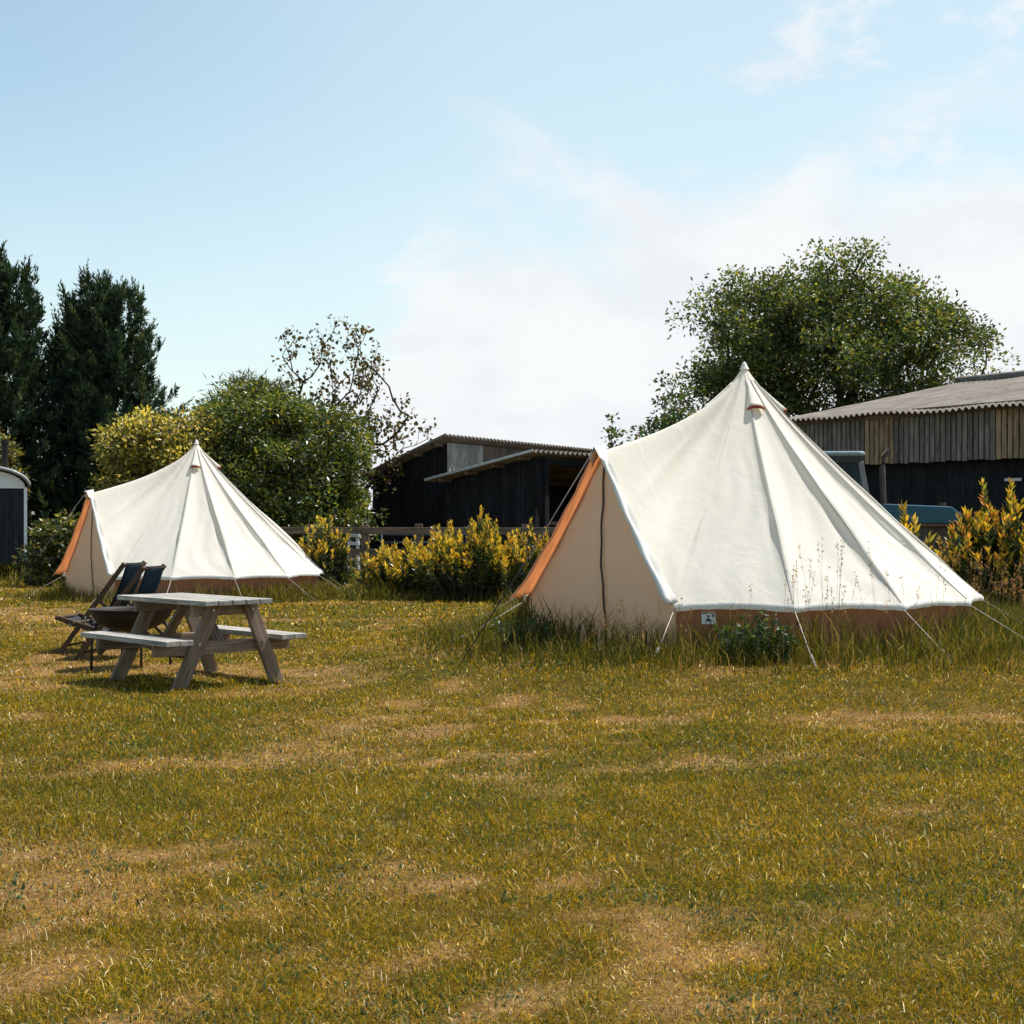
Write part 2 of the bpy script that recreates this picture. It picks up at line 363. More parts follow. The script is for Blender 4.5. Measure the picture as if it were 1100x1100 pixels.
def dryness(x, y):
    big = N1.fbm(x * .34 + 9, y * .34 + 3, 4); mid = N2.fbm(x * 1.1, y * 1.1, 3)
    d = (big - .5) * 1.5 + (mid - .5) * 1.9 + (N3.fbm(x * 4.2 + 7, y * 4.2 + 2, 3) - .5) * 1.9 + .20 + .22 * smooth(8.0, 4.5, y)
    d = d + .55 * np.exp(-((x + 1.7) / 1.3) ** 2 - ((y - 5.2) / 1.5) ** 2) + .25 * np.exp(-((x - .1) / .9) ** 2 - ((y - 5.9) / .8) ** 2) + .25 * np.exp(-((x - .2) / 1.6) ** 2 - ((y - 10.6) / .7) ** 2)
    d = d - .55 * np.exp(-((x - .15) / 1.0) ** 2 - ((y - 7.4) / .45) ** 2) - .3 * np.exp(-((x - 3.0) / 1.2) ** 2 - ((y - 8.5) / 1.5) ** 2) - .5 * np.exp(-((x + 1.6) / .7) ** 2 - ((y - 6.9) / .5) ** 2)
    return np.clip(d, 0, 1)
gx = axis_(-1500, 1500, -22, 22, .25); gy = axis_(-1500, 1800, 0, 50, .25)
X, Y = np.meshgrid(gx, gy); Z = gz(X, Y)
n, m_ = X.shape; idx = np.arange(n * m_).reshape(n, m_)
q = np.stack([idx[:-1, :-1], idx[:-1, 1:], idx[1:, 1:], idx[1:, :-1]], -1).reshape(-1, 4)
ground = mesh_np('ground', np.stack([X, Y, Z], -1).reshape(-1, 3), [(4, q)], M['ground'], col=np.repeat(dryness(X, Y).reshape(-1, 1) * smooth(80, 40, np.hypot(X, Y)).reshape(-1, 1), 3, 1), smooth_=True)
tag(ground, 'dry patchy lawn of olive and straw coloured grass', 'ground', kind='structure')

# ------------------------------------------------------------------ grass
def tall_zone(x, y):
    """how long the unmown grass stands (0 = mown)"""
    x = np.asarray(x); y = np.asarray(y)
    d = np.hypot(x - TENT[0], y - TENT[1]); w = (N2.fbm(x * .8, y * .8, 3) - .5) * 1.0
    h = (.22 + .20 * (1 - smooth(2.4, 3.0, d))) * (1 - smooth(2.8, 4.4, d + w)) * (d > 2.35)
    d2 = np.hypot(x - TENT2[0], y - TENT2[1])
    h2 = (.18 + .16 * (1 - smooth(2.4, 2.9, d2))) * (1 - smooth(2.6, 3.7, d2 + w)) * (d2 > 2.35)
    right = .30 * smooth(5.2, 6.2, x + w * .8) * smooth(12.6, 13.6, y + w) * (1 - smooth(40, 46, y))
    edge = .30 * smooth(26.2, 28.0, y + w * 1.4 + .10 * (x + 2)) * smooth(-3.8, -2.6, x) * (d > 2.35)
    left = .25 * smooth(33.4, 34.5, y + w)
    back = .3 * smooth(18.5, 20, y + w) * smooth(.6, 1.6, x) * (d > 2.35)
    t = np.maximum.reduce([h, h2, right, edge, left, back])
    inside = (d < 2.35) | (d2 < 2.35)
    return np.where(inside, 0, t)
def blades(x, y, L, W, col, lean, bend):
    n = len(x); z = gz(x, y); a = rng.random(n) * 2 * math.pi; f = rng.random(n) * 2 * math.pi
    up = np.cos(lean); dx, dy = np.cos(a) * np.sin(lean), np.sin(a) * np.sin(lean)
    sx, sy = np.cos(f) * W / 2, np.sin(f) * W / 2
    mx, my, mz = x + dx * L * .5, y + dy * L * .5, z + up * L * .55
    l2 = np.minimum(lean + bend, 1.75); tx, ty, tz = mx + np.cos(a) * np.sin(l2) * L * .5, my + np.sin(a) * np.sin(l2) * L * .5, mz + np.cos(l2) * L * .5
    P = np.empty((n, 5, 3)); o = -.006
    P[:, 0] = np.stack([x - sx, y - sy, z + o], -1); P[:, 1] = np.stack([x + sx, y + sy, z + o], -1)
    P[:, 2] = np.stack([mx + sx * .8, my + sy * .8, mz], -1); P[:, 3] = np.stack([mx - sx * .8, my - sy * .8, mz], -1)
    P[:, 4] = np.stack([tx, ty, np.maximum(tz, z + .003)], -1)
    b = np.arange(n)[:, None] * 5
    return P.reshape(-1, 3), b + np.array([[0, 1, 2, 3]]), b + np.array([[3, 2, 4]]), np.repeat(col, 5, 0)
STRAW, OLIVE, GREEN, BROWN, PALE, DEEP = V(.52, .325, .055), V(.335, .212, .004), V(.145, .150, .006), V(.40, .195, .070), V(.86, .70, .44), V(.030, .072, .030)
def grass_cols(x, y, n):
    dry = np.clip(dryness(x, y) + rng.normal(0, .14, n), 0, 1); tone = .62 + .76 * N2.fbm(x * 5.5 + 3, y * 5.5 + 8, 3)[:, None]
    gpatch = np.clip((N3.fbm(x * .9 + 31, y * .9, 3) - .55) * 6, 0, 1)
    r = rng.random(n); c = np.empty((n, 3))
    pG = .30 * (1 - dry) + .55 * gpatch; pO = (.58 - .44 * dry) ; pS = .10 + .30 * dry; pB = .05 + .26 * dry; pP = .035 + .08 * dry; pD = .05 + .14 * gpatch
    P = np.stack([pG, pO, pS, pB, pP, pD], -1); P /= P.sum(1, keepdims=True); cs = np.cumsum(P, 1)
    k = (r[:, None] > cs).sum(1).clip(0, 5); c = np.stack([GREEN, OLIVE, STRAW, BROWN, PALE, DEEP])[k]
    return c * tone * (0.35 + 1.15 * rng.random((n, 1))), dry
def pick_np(n): return np.array([(.05, .10, .045), (.085, .13, .055), (.16, .20, .11)])[rng.choice(3, n, p=[.5, .35, .15])] * (.7 + .6 * rng.random((n, 1)))
vs, q4, q3, cs_, base = [], [], [], [], 0
def put(arr):
    global base
    p, a, b, c = arr; vs.append(p); q4.append(a + base); q3.append(b + base); cs_.append(c); base += len(p)
for (y0, y1, dens, L0, W0, half) in ((3.2, 5.6, 17000, .028, .0030, .43), (5.6, 8.5, 9500, .029, .0040, .42), (8.5, 13, 4200, .032, .0060, .42), (13, 20, 1500, .036, .010, .43), (20, 40, 300, .045, .022, .46)):
    w = lambda yy: half * yy + 1.6
    area = (w(y0) + w(y1)) * (y1 - y0); n = int(area * dens)
    y = y0 + (y1 - y0) * rng.random(n * 2); x = (rng.random(n * 2) * 2 - 1) * w(y1); ok = np.abs(x) < w(y); x, y = x[ok][:n], y[ok][:n]
    d = np.hypot(x - TENT[0], y - TENT[1]); d2 = np.hypot(x - TENT2[0], y - TENT2[1]); ok = (d > 2.4) & (d2 > 2.4); x, y = x[ok], y[ok]; n = len(x)
    c, dry = grass_cols(x, y, n); keep = rng.random(n) > .42 * dry * smooth(.40, .56, N3.fbm(x * 2.6, y * 2.6, 3)); x, y, c, dry = x[keep], y[keep], c[keep], dry[keep]; n = len(x)
    L = L0 * (.55 + .9 * rng.random(n)) * (1.15 - .35 * dry) * (1 + 1.1 * (rng.random(n) < .03))
    lean = np.clip(rng.normal(1.0, .42, n) + .2 * dry, 0, 1.52)
    put(blades(x, y, L, W0 * (.6 + .8 * rng.random(n)), c, lean, .1 + .55 * rng.random(n)))
# low broad-leaved weeds and clover among the blades
n = 60000; y = 3.3 + 12 * rng.random(n) ** 1.4; x = (rng.random(n) * 2 - 1) * (.43 * y + .6); ok = rng.random(n) < smooth(.48, .66, N3.fbm(x * 2.4 + 50, y * 2.4, 3)); x, y = x[ok], y[ok]; n = len(x)
put(blades(x, y, .018 + .022 * rng.random(n), .006 + .006 * rng.random(n), pick_np(n), np.clip(rng.normal(1.0, .3, n), .2, 1.5), .2 + .3 * rng.random(n)))
lawn = mesh_np('grass', np.concatenate(vs), [(4, np.concatenate(q4)), (3, np.concatenate(q3))], M['grass'], col=np.concatenate(cs_))
tag(lawn, 'short mown grass blades, dry straw and olive, over the lawn', 'grass', kind='stuff')
vs, q4, q3, cs_, base = [], [], [], [], 0
def tall(n, x0, x1, y0, y1, wd):
    x = x0 + (x1 - x0) * rng.random(n); y = y0 + (y1 - y0) * rng.random(n); h = tall_zone(x, y)
    ok = (h > .03) & (rng.random(n) < .25 + h * 3) & (np.abs(x) < .5 * y + 1.5); x, y, h = x[ok], y[ok], h[ok]; n = len(x)
    cl = N3.fbm(x * 2.6, y * 2.6, 3)
    L = h * (.45 + .75 * rng.random(n)) * (.55 + .95 * cl) * 1.15; r = rng.random((n, 1)); mixv = np.clip(N1.fbm(x * 1.1, y * 1.1, 2) + rng.normal(0, .2, n), 0, 1)[:, None]
    c = V(.075, .085, .010) * (1 - mixv) + V(.19, .15, .018) * mixv; c = np.where(r > .90, V(.36, .25, .09), c); c = np.where(r < .2, V(.035, .055, .012), c)
    put(blades(x, y, L, wd * (.6 + .8 * rng.random(n)), c * (.7 + .6 * rng.random((n, 1))), np.abs(rng.normal(.12, .22, n)), .25 + .5 * rng.random(n)))
tall(70000, -2.4, 8.5, 11.3, 20.5, .009)
tall(26000, 5, 13, 12, 24, .011)
tall(34000, -11, -1.5, 24.5, 33.5, .014)
tall(46000, -5, 6, 24, 36, .017)
tall(22000, -22, 16, 33, 46, .03)
tg = mesh_np('long_grass', np.concatenate(vs), [(4, np.concatenate(q4)), (3, np.concatenate(q3))], M['grass'], col=np.concatenate(cs_))
tag(tg, 'long unmown grass standing around the tents and below the shrubs', 'long grass', kind='stuff')

# ------------------------------------------------------------------ bell tents
A1, A2 = R(246), R(196); NP = 12; RE, HE, HT = 2.46, .45, 2.97
STEP = (R(360) - (A1 - A2)) / NP
seams = [A1 + STEP * k for k in range(NP + 1)]
def eave(phi, r=RE, z=HE): return V(r * math.cos(phi), r * math.sin(phi), z)
T = V(0, 0, HT); DN = V(math.cos(R(221)), math.sin(R(221)), 0); DT = V(-DN[1], DN[0], 0)   # door normal, along the door (towards A1)
C1, C2 = eave(A1), eave(A2); AP = (C1 + C2) / 2 - DN * .08; AP[2] = 1.95
def sagw(t): w = t ** .6; return 4 * w * (1 - w)
def make_tent(label):
    root = empty('bell_tent'); tag(root, label, 'tent', 'cream bell tents')
    rows = 56; ts = np.linspace(0, 1, rows) ** 1.05; cols = []
    for k in range(NP):
        n_ = 26
        for j in range(n_ if k < NP - 1 else n_ + 1):
            u = j / n_; phi = seams[k] + STEP * u; half = STEP / 2
            r_ = RE * math.cos(half) / math.cos(phi - seams[k] - half)
            r_ += .03 * math.exp(-(min(u, 1 - u) / .07) ** 2)
            E = eave(phi, r_, HE + .025 * math.sin(math.pi * u)); nrm = V(math.cos(phi) * .7, math.sin(phi) * .7, .7)
            ridge = V(-math.sin(phi), math.cos(phi), 0); col = []
            for t in ts:
                P = T + (E - T) * t; P[2] -= .135 * sagw(t)
                depth = (.075 * (4 * u * (1 - u)) ** .8 if k else .03 * 6.75 * u * u * (1 - u)) * math.sin(math.pi * t ** 1.3)
                P -= nrm * depth
                # a fold of slack cloth lying along each seam, steep on one side
                for s_, us in ((0, u), (1, u - 1)):
                    kk = k + s_
                    if kk in (0, NP): continue
                    x = us * STEP * RE * max(t, .15); amp = .072 * math.sin(math.pi * min(1, max(0, (t - .14) / .85)) ** 1.5) ** 1.2 * (.75 + .35 * math.sin(kk * 2.7 + 1))
                    P += nrm * amp * math.exp(-((x - .02) / (.017 if x < .02 else .085)) ** 2)
                    P -= nrm * amp * .35 * math.exp(-((x + .055) / .04) ** 2)
                # faint puckers
                P += nrm * .006 * math.sin(phi * 37 + 3 * math.sin(t * 9 + k)) * smooth(.25, .7, t) * (1 - smooth(.9, 1, t))
                col.append(P)
            cols.append(col)
    nd_ = 44
    for side in (0, 1):                         # from the A2 corner up to the door's peak, then down to the A1 corner
        a, b = (C2, AP) if side == 0 else (AP, C1)
        for j in range(1 if side == 0 else 1, nd_ + 1):
            u = j / nd_
            if side == 1 and j == nd_: continue
            B = a + (b - a) * u; hfrac = (B[2] - HE) / (AP[2] - HE); out = unit(V(*(C2 if side == 0 else C1)))
            nrm = unit(np.cross(AP - T, (C1 - T) if side else (T - C2))); nrm = nrm if nrm[2] > 0 else -nrm
            B = B - V(0, 0, .05 * math.sin(math.pi * hfrac)) * 1.0; col = []
            for t in ts:
                P = T + (B - T) * t; P[2] -= (.135 + .075 * hfrac) * sagw(t)
                P -= nrm * .11 * math.sin(math.pi * hfrac) ** 2 * math.sin(math.pi * t) ** 1.2
                env = math.sin(math.pi * min(1, t * 1.02)) * (1 - hfrac * .4)
                P += nrm * .011 * env * math.sin(hfrac * 15 + 5 * t + side) * smooth(.4, .8, t)
                P += nrm * .013 * math.exp(-((hfrac - .62 - .22 * (1 - t)) / .05) ** 2) * smooth(.3, .6, t) * (1 - smooth(.85, 1, t))
                if side:                        # creases fanning out of the door's lower corner, and slack folds below the peak
                    rr_ = np.linalg.norm(P - C1); an = math.atan2(P[2] - C1[2], np.hypot(P[0] - C1[0], P[1] - C1[1]))
                    P += nrm * .012 * math.sin(an * 26) * smooth(.9, .25, rr_) * smooth(.02, .15, rr_) * smooth(0, .12, hfrac)
                    ra = np.linalg.norm(P - AP); P += nrm * .016 * math.exp(-((an - .62 - .12 * math.sin(ra * 3)) / .028) ** 2) * smooth(.25, .7, ra) * smooth(2.0, 1.2, ra)
                    P += nrm * .012 * math.exp(-((an - .80 + .05 * ra) / .03) ** 2) * smooth(.25, .6, ra) * smooth(1.8, 1.0, ra)
                col.append(P)
            cols.append(col)
    G = np.array(cols)
    # hem lip hanging from the eave only round the cone part
    mb = MB(); ncone = NP * 26 + 1
    mb.grid(G); m1, n1 = G.shape[:2]; mb.f += [((m1 - 1) * n1 + j, (m1 - 1) * n1 + j + 1, j + 1, j) for j in range(n1 - 1)]; o = mb.build('roof_canvas', M['canvas'], root, smooth=True)
    lip = MB(); L = []
    for j in range(ncone):
        e = G[j, -1]; rad = unit(V(e[0], e[1], 0)); sag_ = .006 * math.sin(j * .9) * math.sin(j * .37)
        L.append([e - (e - T) * .010 + rad * .004 + V(0, 0, .004), e + rad * .006, e + rad * .005 - V(0, 0, .022), e + rad * .001 - V(0, 0, .040 + sag_)])
    lip.grid(L); lip.build('eave_hem', M['hem'], root, smooth=True)
    st_ = MB()                                  # stitched tape over each seam
    for k in range(1, NP):
        cl, cc_, cr = G[k * 26 - 1], G[k * 26], G[k * 26 + 1]; rowsP = []
        for i in range(3, rows):
            tn_ = unit(cr[i] - cl[i]); up_ = unit(np.cross(tn_, T - cc_[i])); up_ = up_ if up_[2] > 0 else -up_
            rowsP.append([cc_[i] - tn_ * .011 - up_ * .003, cc_[i] - tn_ * .008 + up_ * .0045, cc_[i] + tn_ * .008 + up_ * .0045, cc_[i] + tn_ * .011 - up_ * .003])
        st_.grid(rowsP)
    st_.build('seam_tape', M['tape'], root, smooth=False)
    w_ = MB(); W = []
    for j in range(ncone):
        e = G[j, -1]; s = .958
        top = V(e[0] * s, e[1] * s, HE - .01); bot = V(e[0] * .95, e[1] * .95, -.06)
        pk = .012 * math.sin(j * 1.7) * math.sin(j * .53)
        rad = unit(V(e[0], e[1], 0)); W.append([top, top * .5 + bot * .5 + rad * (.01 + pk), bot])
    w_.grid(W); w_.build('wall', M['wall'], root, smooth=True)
    # door: two panels and the zip
    inset = -DN * .05
    Ad = AP + inset * .6 - V(0, 0, .02); base_mid = V(*((C1 + C2) / 2)); base_mid[2] = -.05; base_mid += -DN * .10 + DT * .05
    def bottom(c): p = V(*c); p[2] = -.05; return p - unit(V(c[0], c[1], 0)) * .06
    for c, sgn in ((C1, 1), (C2, -1)):
        P = []; cc = c + inset * .6; bb = bottom(c)
        for i in range(29):
            t = i / 28; mid = Ad + (base_mid - Ad) * t
            te = .76; edge = Ad + (cc - Ad) * (t / te) if t < te else cc + (bb - cc) * ((t - te) / (1 - te))
            row = []
            for j in range(19):
                u = j / 18; p = mid + (edge - mid) * u
                wr = .012 * math.sin(u * 5 + t * 2 + sgn) * math.sin(math.pi * t) + .006 * math.sin(u * 17 + 1.5 * math.sin(t * 4)) * t
                bulge = -.05 * math.sin(math.pi * t) * math.sin(math.pi * u * .5 + .8)
                p = p - DN * bulge * .5 + DN * wr; row.append(p)
            P.append(row)
        b = MB(); b.grid(P); b.build('door_panel', M['door'], root, smooth=True)
    z_ = MB(); Pz = []
    for i in range(41):
        t = .04 + .955 * i / 40; p = Ad + (base_mid - Ad) * t; wob = .012 * math.sin(t * 9) + .006 * math.sin(t * 31)
        p = p + DN * (.045 * math.sin(math.pi * t) + .012); Pz.append([p + DT * (wob - .013), p + DT * wob + DN * .010, p + DT * (wob + .013)])
    z_.grid(Pz); z_.build('door_zip', M['zip'], root, smooth=True, solid=.006)
    # frame flaps along the two door edges
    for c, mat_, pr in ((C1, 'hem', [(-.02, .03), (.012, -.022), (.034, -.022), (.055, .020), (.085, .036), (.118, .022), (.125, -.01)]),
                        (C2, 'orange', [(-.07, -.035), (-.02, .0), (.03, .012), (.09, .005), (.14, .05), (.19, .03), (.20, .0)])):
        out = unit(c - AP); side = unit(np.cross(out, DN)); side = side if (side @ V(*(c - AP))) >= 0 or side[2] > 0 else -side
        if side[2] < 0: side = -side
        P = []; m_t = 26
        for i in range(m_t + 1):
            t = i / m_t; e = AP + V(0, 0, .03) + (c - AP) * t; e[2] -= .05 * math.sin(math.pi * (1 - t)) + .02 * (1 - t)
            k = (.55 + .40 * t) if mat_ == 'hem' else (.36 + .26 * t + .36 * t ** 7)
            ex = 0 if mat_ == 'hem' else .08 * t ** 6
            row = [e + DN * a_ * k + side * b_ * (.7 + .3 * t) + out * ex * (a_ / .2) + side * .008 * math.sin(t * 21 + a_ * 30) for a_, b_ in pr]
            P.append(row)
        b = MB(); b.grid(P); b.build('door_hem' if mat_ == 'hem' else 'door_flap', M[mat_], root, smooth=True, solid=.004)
    # bottom return of the sunglow-tinted flap
    cap = MB(); tip = AP + DN * .12 + V(0, 0, .035)
    for s_ in (-1, 1):
        c = C1 if s_ > 0 else C2; dd = unit(c - AP)
        cap.add([AP + V(0, 0, .06) - DN * .03, tip, tip + dd * .13 - DN * .01, AP + dd * .2 + DN * .02 + V(0, 0, .02)], [(0, 1, 2, 3)])
    cap.build('peak_cap', M['hem'], root, solid=.006)
    # crown cap and hooded vents
    cp = MB(); cp.lathe([(0.0, HT + .012), (.010, HT + .008), (.020, HT - .005), (.034, HT - .035), (.052, HT - .07)], 20); cp.build('crown_cap', M['hem'], root, smooth=True)
    for phi in (R(279), R(12), R(102), R(190)):
        rad = V(math.cos(phi), math.sin(phi), 0); tan = V(-rad[1], rad[0], 0)
        def surf(t, dphi=0):
            ph = phi + dphi; P = T + (eave(ph) - T) * t; P[2] -= .135 * sagw(t); return P
        hp = []
        for i in range(9):
            t = .055 + .105 * i / 8; f = i / 8; row = []
            for j in range(9):
                a = -1 + 2 * j / 8; p = surf(t) + tan * a * (.012 + .085 * f) + (rad * .8 + V(0, 0, .25)) * (.008 + .085 * f * (1 - max(0, a) ** 2.2 if a > 0 else 1 - abs(a) ** 5))
                row.append(p)
            hp.append(row)
        b = MB(); b.grid(hp); h = b.build('vent_hood', M['canvas'], root, smooth=True, solid=.005)
        lipm = MB(); lipm.grid([[p + (rad * .004 + V(0, 0, .004)) for p in hp[8]], [p - V(0, 0, .028) - rad * .004 for p in hp[8]]]); lipm.build('hood_trim', M['maroon'], h, smooth=True, solid=.004)
    # label patch on the wall next to the door
    ph = A1 + STEP * .27; rr = RE * math.cos(STEP / 2) / math.cos(STEP * .27 - STEP / 2); pc = eave(ph, rr * .958 + .012, HE - .105); nrm = unit(V(math.cos(seams[0] + STEP / 2), math.sin(seams[0] + STEP / 2), 0)); tn = V(-nrm[1], nrm[0], 0)
    pm = MB(); pm.beam(pc - tn * .065, pc + tn * .065, .006, .115, (0, 0, 1)); pt = pm.build('label_patch', M['label'], root)
    em = MB(); f_ = pc + nrm * .0055
    def pl(pts): em.prism([f_ + tn * a + V(0, 0, b) for a, b in pts], nrm * .002)
    pl([(-.028, -.03), (.026, -.03), (.020, -.012), (-.004, -.002), (-.022, -.014)])
    pl([(math.cos(t) * .011 - .001, math.sin(t) * .012 + .016) for t in np.linspace(0, 2 * math.pi, 10)[:-1]])
    pl([(-.062, .052), (.062, .052), (.062, .041), (.03, .040), (0, .046), (-.03, .040), (-.062, .037)])
    pl([(.028, .030), (.056, .030), (.056, .014), (.034, .012)])
    em.build('emblem', M['ink'], pt)
    # guy ropes
    for i, ph in enumerate(seams):
        tip = G[i * 26 if i < NP else NP * 26, -1] + V(0, 0, -.02); rad = V(math.cos(ph), math.sin(ph), 0); peg = rad * (RE + .95 + .12 * math.sin(i * 2.3)); peg[2] = -.13
        if i == 0: peg = rad * (RE + .75); peg[2] = -.1
        r_ = MB(); r_.tube([tip - rad * .02, tip + (peg - tip) * .5 - V(0, 0, .012), peg], .0042, 6); rp = r_.build('guy_rope', M['rope'], root, smooth=True)
        q_ = tip + (peg - tip) * .62; d_ = unit(peg - tip); sl = MB(); sl.beam(q_, q_ + d_ * .075, .022, .012); sl.tube([q_ + V(0, 0, .006), q_ + d_ * .16 + V(0, 0, .028), q_ + d_ * .3 + V(0, 0, .004)], .004, 5); sl.build('rope_slider', M['rope'], rp)
        pg = MB(); pg.tube([peg - V(0, 0, .12) - rad * .03, peg + rad * .03 + V(0, 0, .05), peg + rad * .055 + V(0, 0, .05)], .006, 6); pg.build('tent_peg', M['steel'], root)
    tip = AP + DN * .1 + V(0, 0, .03); peg = V(*((C1 + C2) / 2)) + DN * 1.75 - DT * .05; peg[2] = -.12
    r_ = MB(); r_.tube([tip, tip + (peg - tip) * .5 - V(0, 0, .03), peg], .006, 6); r_.build('guy_rope', M['rope_dark'], root, smooth=True)
    return root
tent = make_tent('large cream bell tent with sunglow-tinted door flap, nearest the camera at right'); tent.location = (TENT[0], TENT[1], .20)
tent2 = copy_tree(tent); tent2.location = (TENT2[0], TENT2[1], -.02); tent2.scale = (1.0, 1.0, 1.025)
tent2['label'] = 'smaller looking cream bell tent farther off, behind the picnic table and deckchairs'

# ------------------------------------------------------------------ picnic table
def picnic_table():
    u = V(-.682, .731, 0); v = V(.731, .682, 0)
    t = empty('picnic_table', (-2.58, 12.5, float(gz(-2.8, 13.2)) )); tag(t, 'weathered grey wooden picnic table with two fixed benches', 'picnic table')
    def P(a, b, z): return u * a + v * b + V(0, 0, z)
    H = .735; W = .69; Ln = 1.5; npl = 5; pw = W / npl
    tp = MB()
    for k in range(npl):
        g = random.uniform(.85, 1.1); tp.beam(P(-.01 * random.random(), pw * (k + .5), H - .02 + .002 * random.random()), P(Ln + .01 * random.random(), pw * (k + .5), H - .02), pw - .016, .042, (0, 0, 1), (g, g * .99, g * .98))
    tp.build('tabletop', M['tabletop'], t, bevel=.005)
    for b0 in (-.355, .785):
        s = MB()
        for k in range(2):
            g = random.uniform(.88, 1.08); s.beam(P(.0, b0 + .065 + .132 * k, .395), P(Ln, b0 + .065 + .132 * k, .395), .124, .045, (0, 0, 1), (g, g, g))
        s.build('bench_seat', M['tabletop'], t, bevel=.005)
    for a in (.22, 1.28):
        for b0, b1 in ((-.10, .235), (.86, .60)):
            l = MB(); d = 1 if b0 < b1 else -1
            l.beam(P(a, b0 - .02 * d, -.03), P(a, b1 + .012 * d, H - .042), .045, .125, tuple(v), (1, 1, 1)); l.build('leg', M['table'], t, bevel=.005)
            for ff in (.53, .94):
                bo = MB(); c = P(a - .0225, b0 + (b1 - b0) * ff, ff * (H - .05)); bo.tube([c + u * .002, c - u * .008], .013, 8)
                bo.build('bolt', M['steel'], t)
        sgn = 1 if a < .5 else -1
        sb = MB(); sb.beam(P(a + .046 * sgn, -.33, .325), P(a + .046 * sgn, 1.03, .325), .045, .11, (0, 0, 1)); sb.build('seat_support', M['table'], t, bevel=.005)
        tb = MB(); tb.beam(P(a + .046 * sgn, .04, H - .092), P(a + .046 * sgn, W - .04, H - .092), .045, .095, (0, 0, 1)); tb.build('top_batten', M['table'], t, bevel=.005)
        br = MB(); br.beam(P(a + .07 * sgn, .345, .34), P(a + .40 * sgn, .345, H - .05), .045, .085, tuple(v)); br.build('brace', M['table'], t, bevel=.004)
picnic_table()

# ------------------------------------------------------------------ deckchairs
def deckchair(x, y, yaw, label):
    """local: s runs from the front foot backwards, w across"""
    t = empty('deckchair', (x, y, float(gz(x, y))), yaw); tag(t, label, 'deckchair', 'navy deckchairs by the fire bowl')
    Wd = .64
    def side(pts, w, nm, th=.028, hh=.048):
        b = MB(); b.beam((pts[0][0], w, pts[0][1]), (pts[1][0], w, pts[1][1]), th, hh, (0, 1, 0)); b.v = b.v
        return b.build(nm, M['chair'], t, bevel=.004)
    for w in (0, Wd):
        b = MB(); b.beam((0, w, 0), (.735, w, .985), .05, .028, (0, 1, 0)); b.build('back_rail', M['chair'], t, bevel=.004)
    for w in (.045, Wd - .045):
        b = MB(); b.beam((-.06, w, .39), (1.22, w, .02), .05, .028, (0, 1, 0)); b.build('seat_rail', M['chair'], t, bevel=.004)
    for w in (-.035, Wd + .035):
        b = MB(); b.beam((.44, w, .60), (1.06, w, .055), .036, .022, (0, 1, 0)); b.build('prop_strut', M['chair'], t, bevel=.003)
    for p_, q_, r_ in (((.725, -.02, .965), (.725, Wd + .02, .965), .019), ((-.04, .02, .385), (-.04, Wd - .02, .385), .019), ((1.06, -.05, .055), (1.06, Wd + .05, .055), .014), ((.06, 0, .08), (.06, Wd, .08), .013)):
        b = MB(); b.tube([p_, q_], r_, 10); b.build('cross_bar', M['chair'], t, smooth=True)
    P = []
    p0, p1, p2, p3 = V(.745, 0, .99), V(.60, 0, .42), V(.30, 0, .10), V(-.065, 0, .405)
    for i in range(33):
        s = i / 32; p = p0 * (1 - s) ** 3 + p1 * 3 * s * (1 - s) ** 2 + p2 * 3 * s * s * (1 - s) + p3 * s ** 3
        P.append([p + V(0, .030 + (Wd - .06) * j / 8, -.012 * math.sin(math.pi * j / 8)) for j in range(9)])
    b = MB(); b.grid(P); b.build('sling', M['navy'], t, smooth=True, solid=.004)
deckchair(-4.94, 16.3, R(-6), 'farther navy deckchair, half hidden by the one beside the fire bowl')
deckchair(-4.57, 15.66, R(-6), 'nearer navy deckchair with brown frame, just behind the black fire bowl')

# ------------------------------------------------------------------ fire bowl
def fire_bowl():
    x, y = -3.76, 14.75; t = empty('fire_bowl', (x, y, float(gz(x, y)))); tag(t, 'round black iron fire bowl on legs behind the picnic table', 'fire bowl')
    b = MB(); pr = [(0.02, .345)]
    for i in range(1, 13):
        a = i / 12; pr.append((.40 * math.sin(a * 1.45) / math.sin(1.45), .345 + .225 * (1 - math.cos(a * 1.45)) / (1 - math.cos(1.45))))
    pr += [(.412, .572), (.412, .580), (.392, .578)] + [(r_ - .012, z_ + .012) for r_, z_ in pr[11:0:-1]]
    b.lathe(pr, 40); b.build('bowl', M['iron'], t, smooth=True)
    for k in range(4):
        a = R(28 + 90 * k); l = MB(); l.tube([(.34 * math.cos(a), .34 * math.sin(a), .44), (.385 * math.cos(a), .385 * math.sin(a), .25), (.39 * math.cos(a), .39 * math.sin(a), -.03)], .013, 8); l.build('leg', M['iron'], t, smooth=True)
    for k in range(2):
        a = R(200 + 150 * k); c = V(.425 * math.cos(a), .425 * math.sin(a), .50); tn = V(-math.sin(a), math.cos(a), 0)
        h = MB(); h.tube([c + tn * .05 * math.cos(q) + V(0, 0, .04 * math.sin(q) - .03) + V(math.cos(a), math.sin(a), 0) * .01 for q in np.linspace(0, 2 * math.pi, 15)], .007, 6); h.build('handle', M['steel'], t, smooth=True)
fire_bowl()

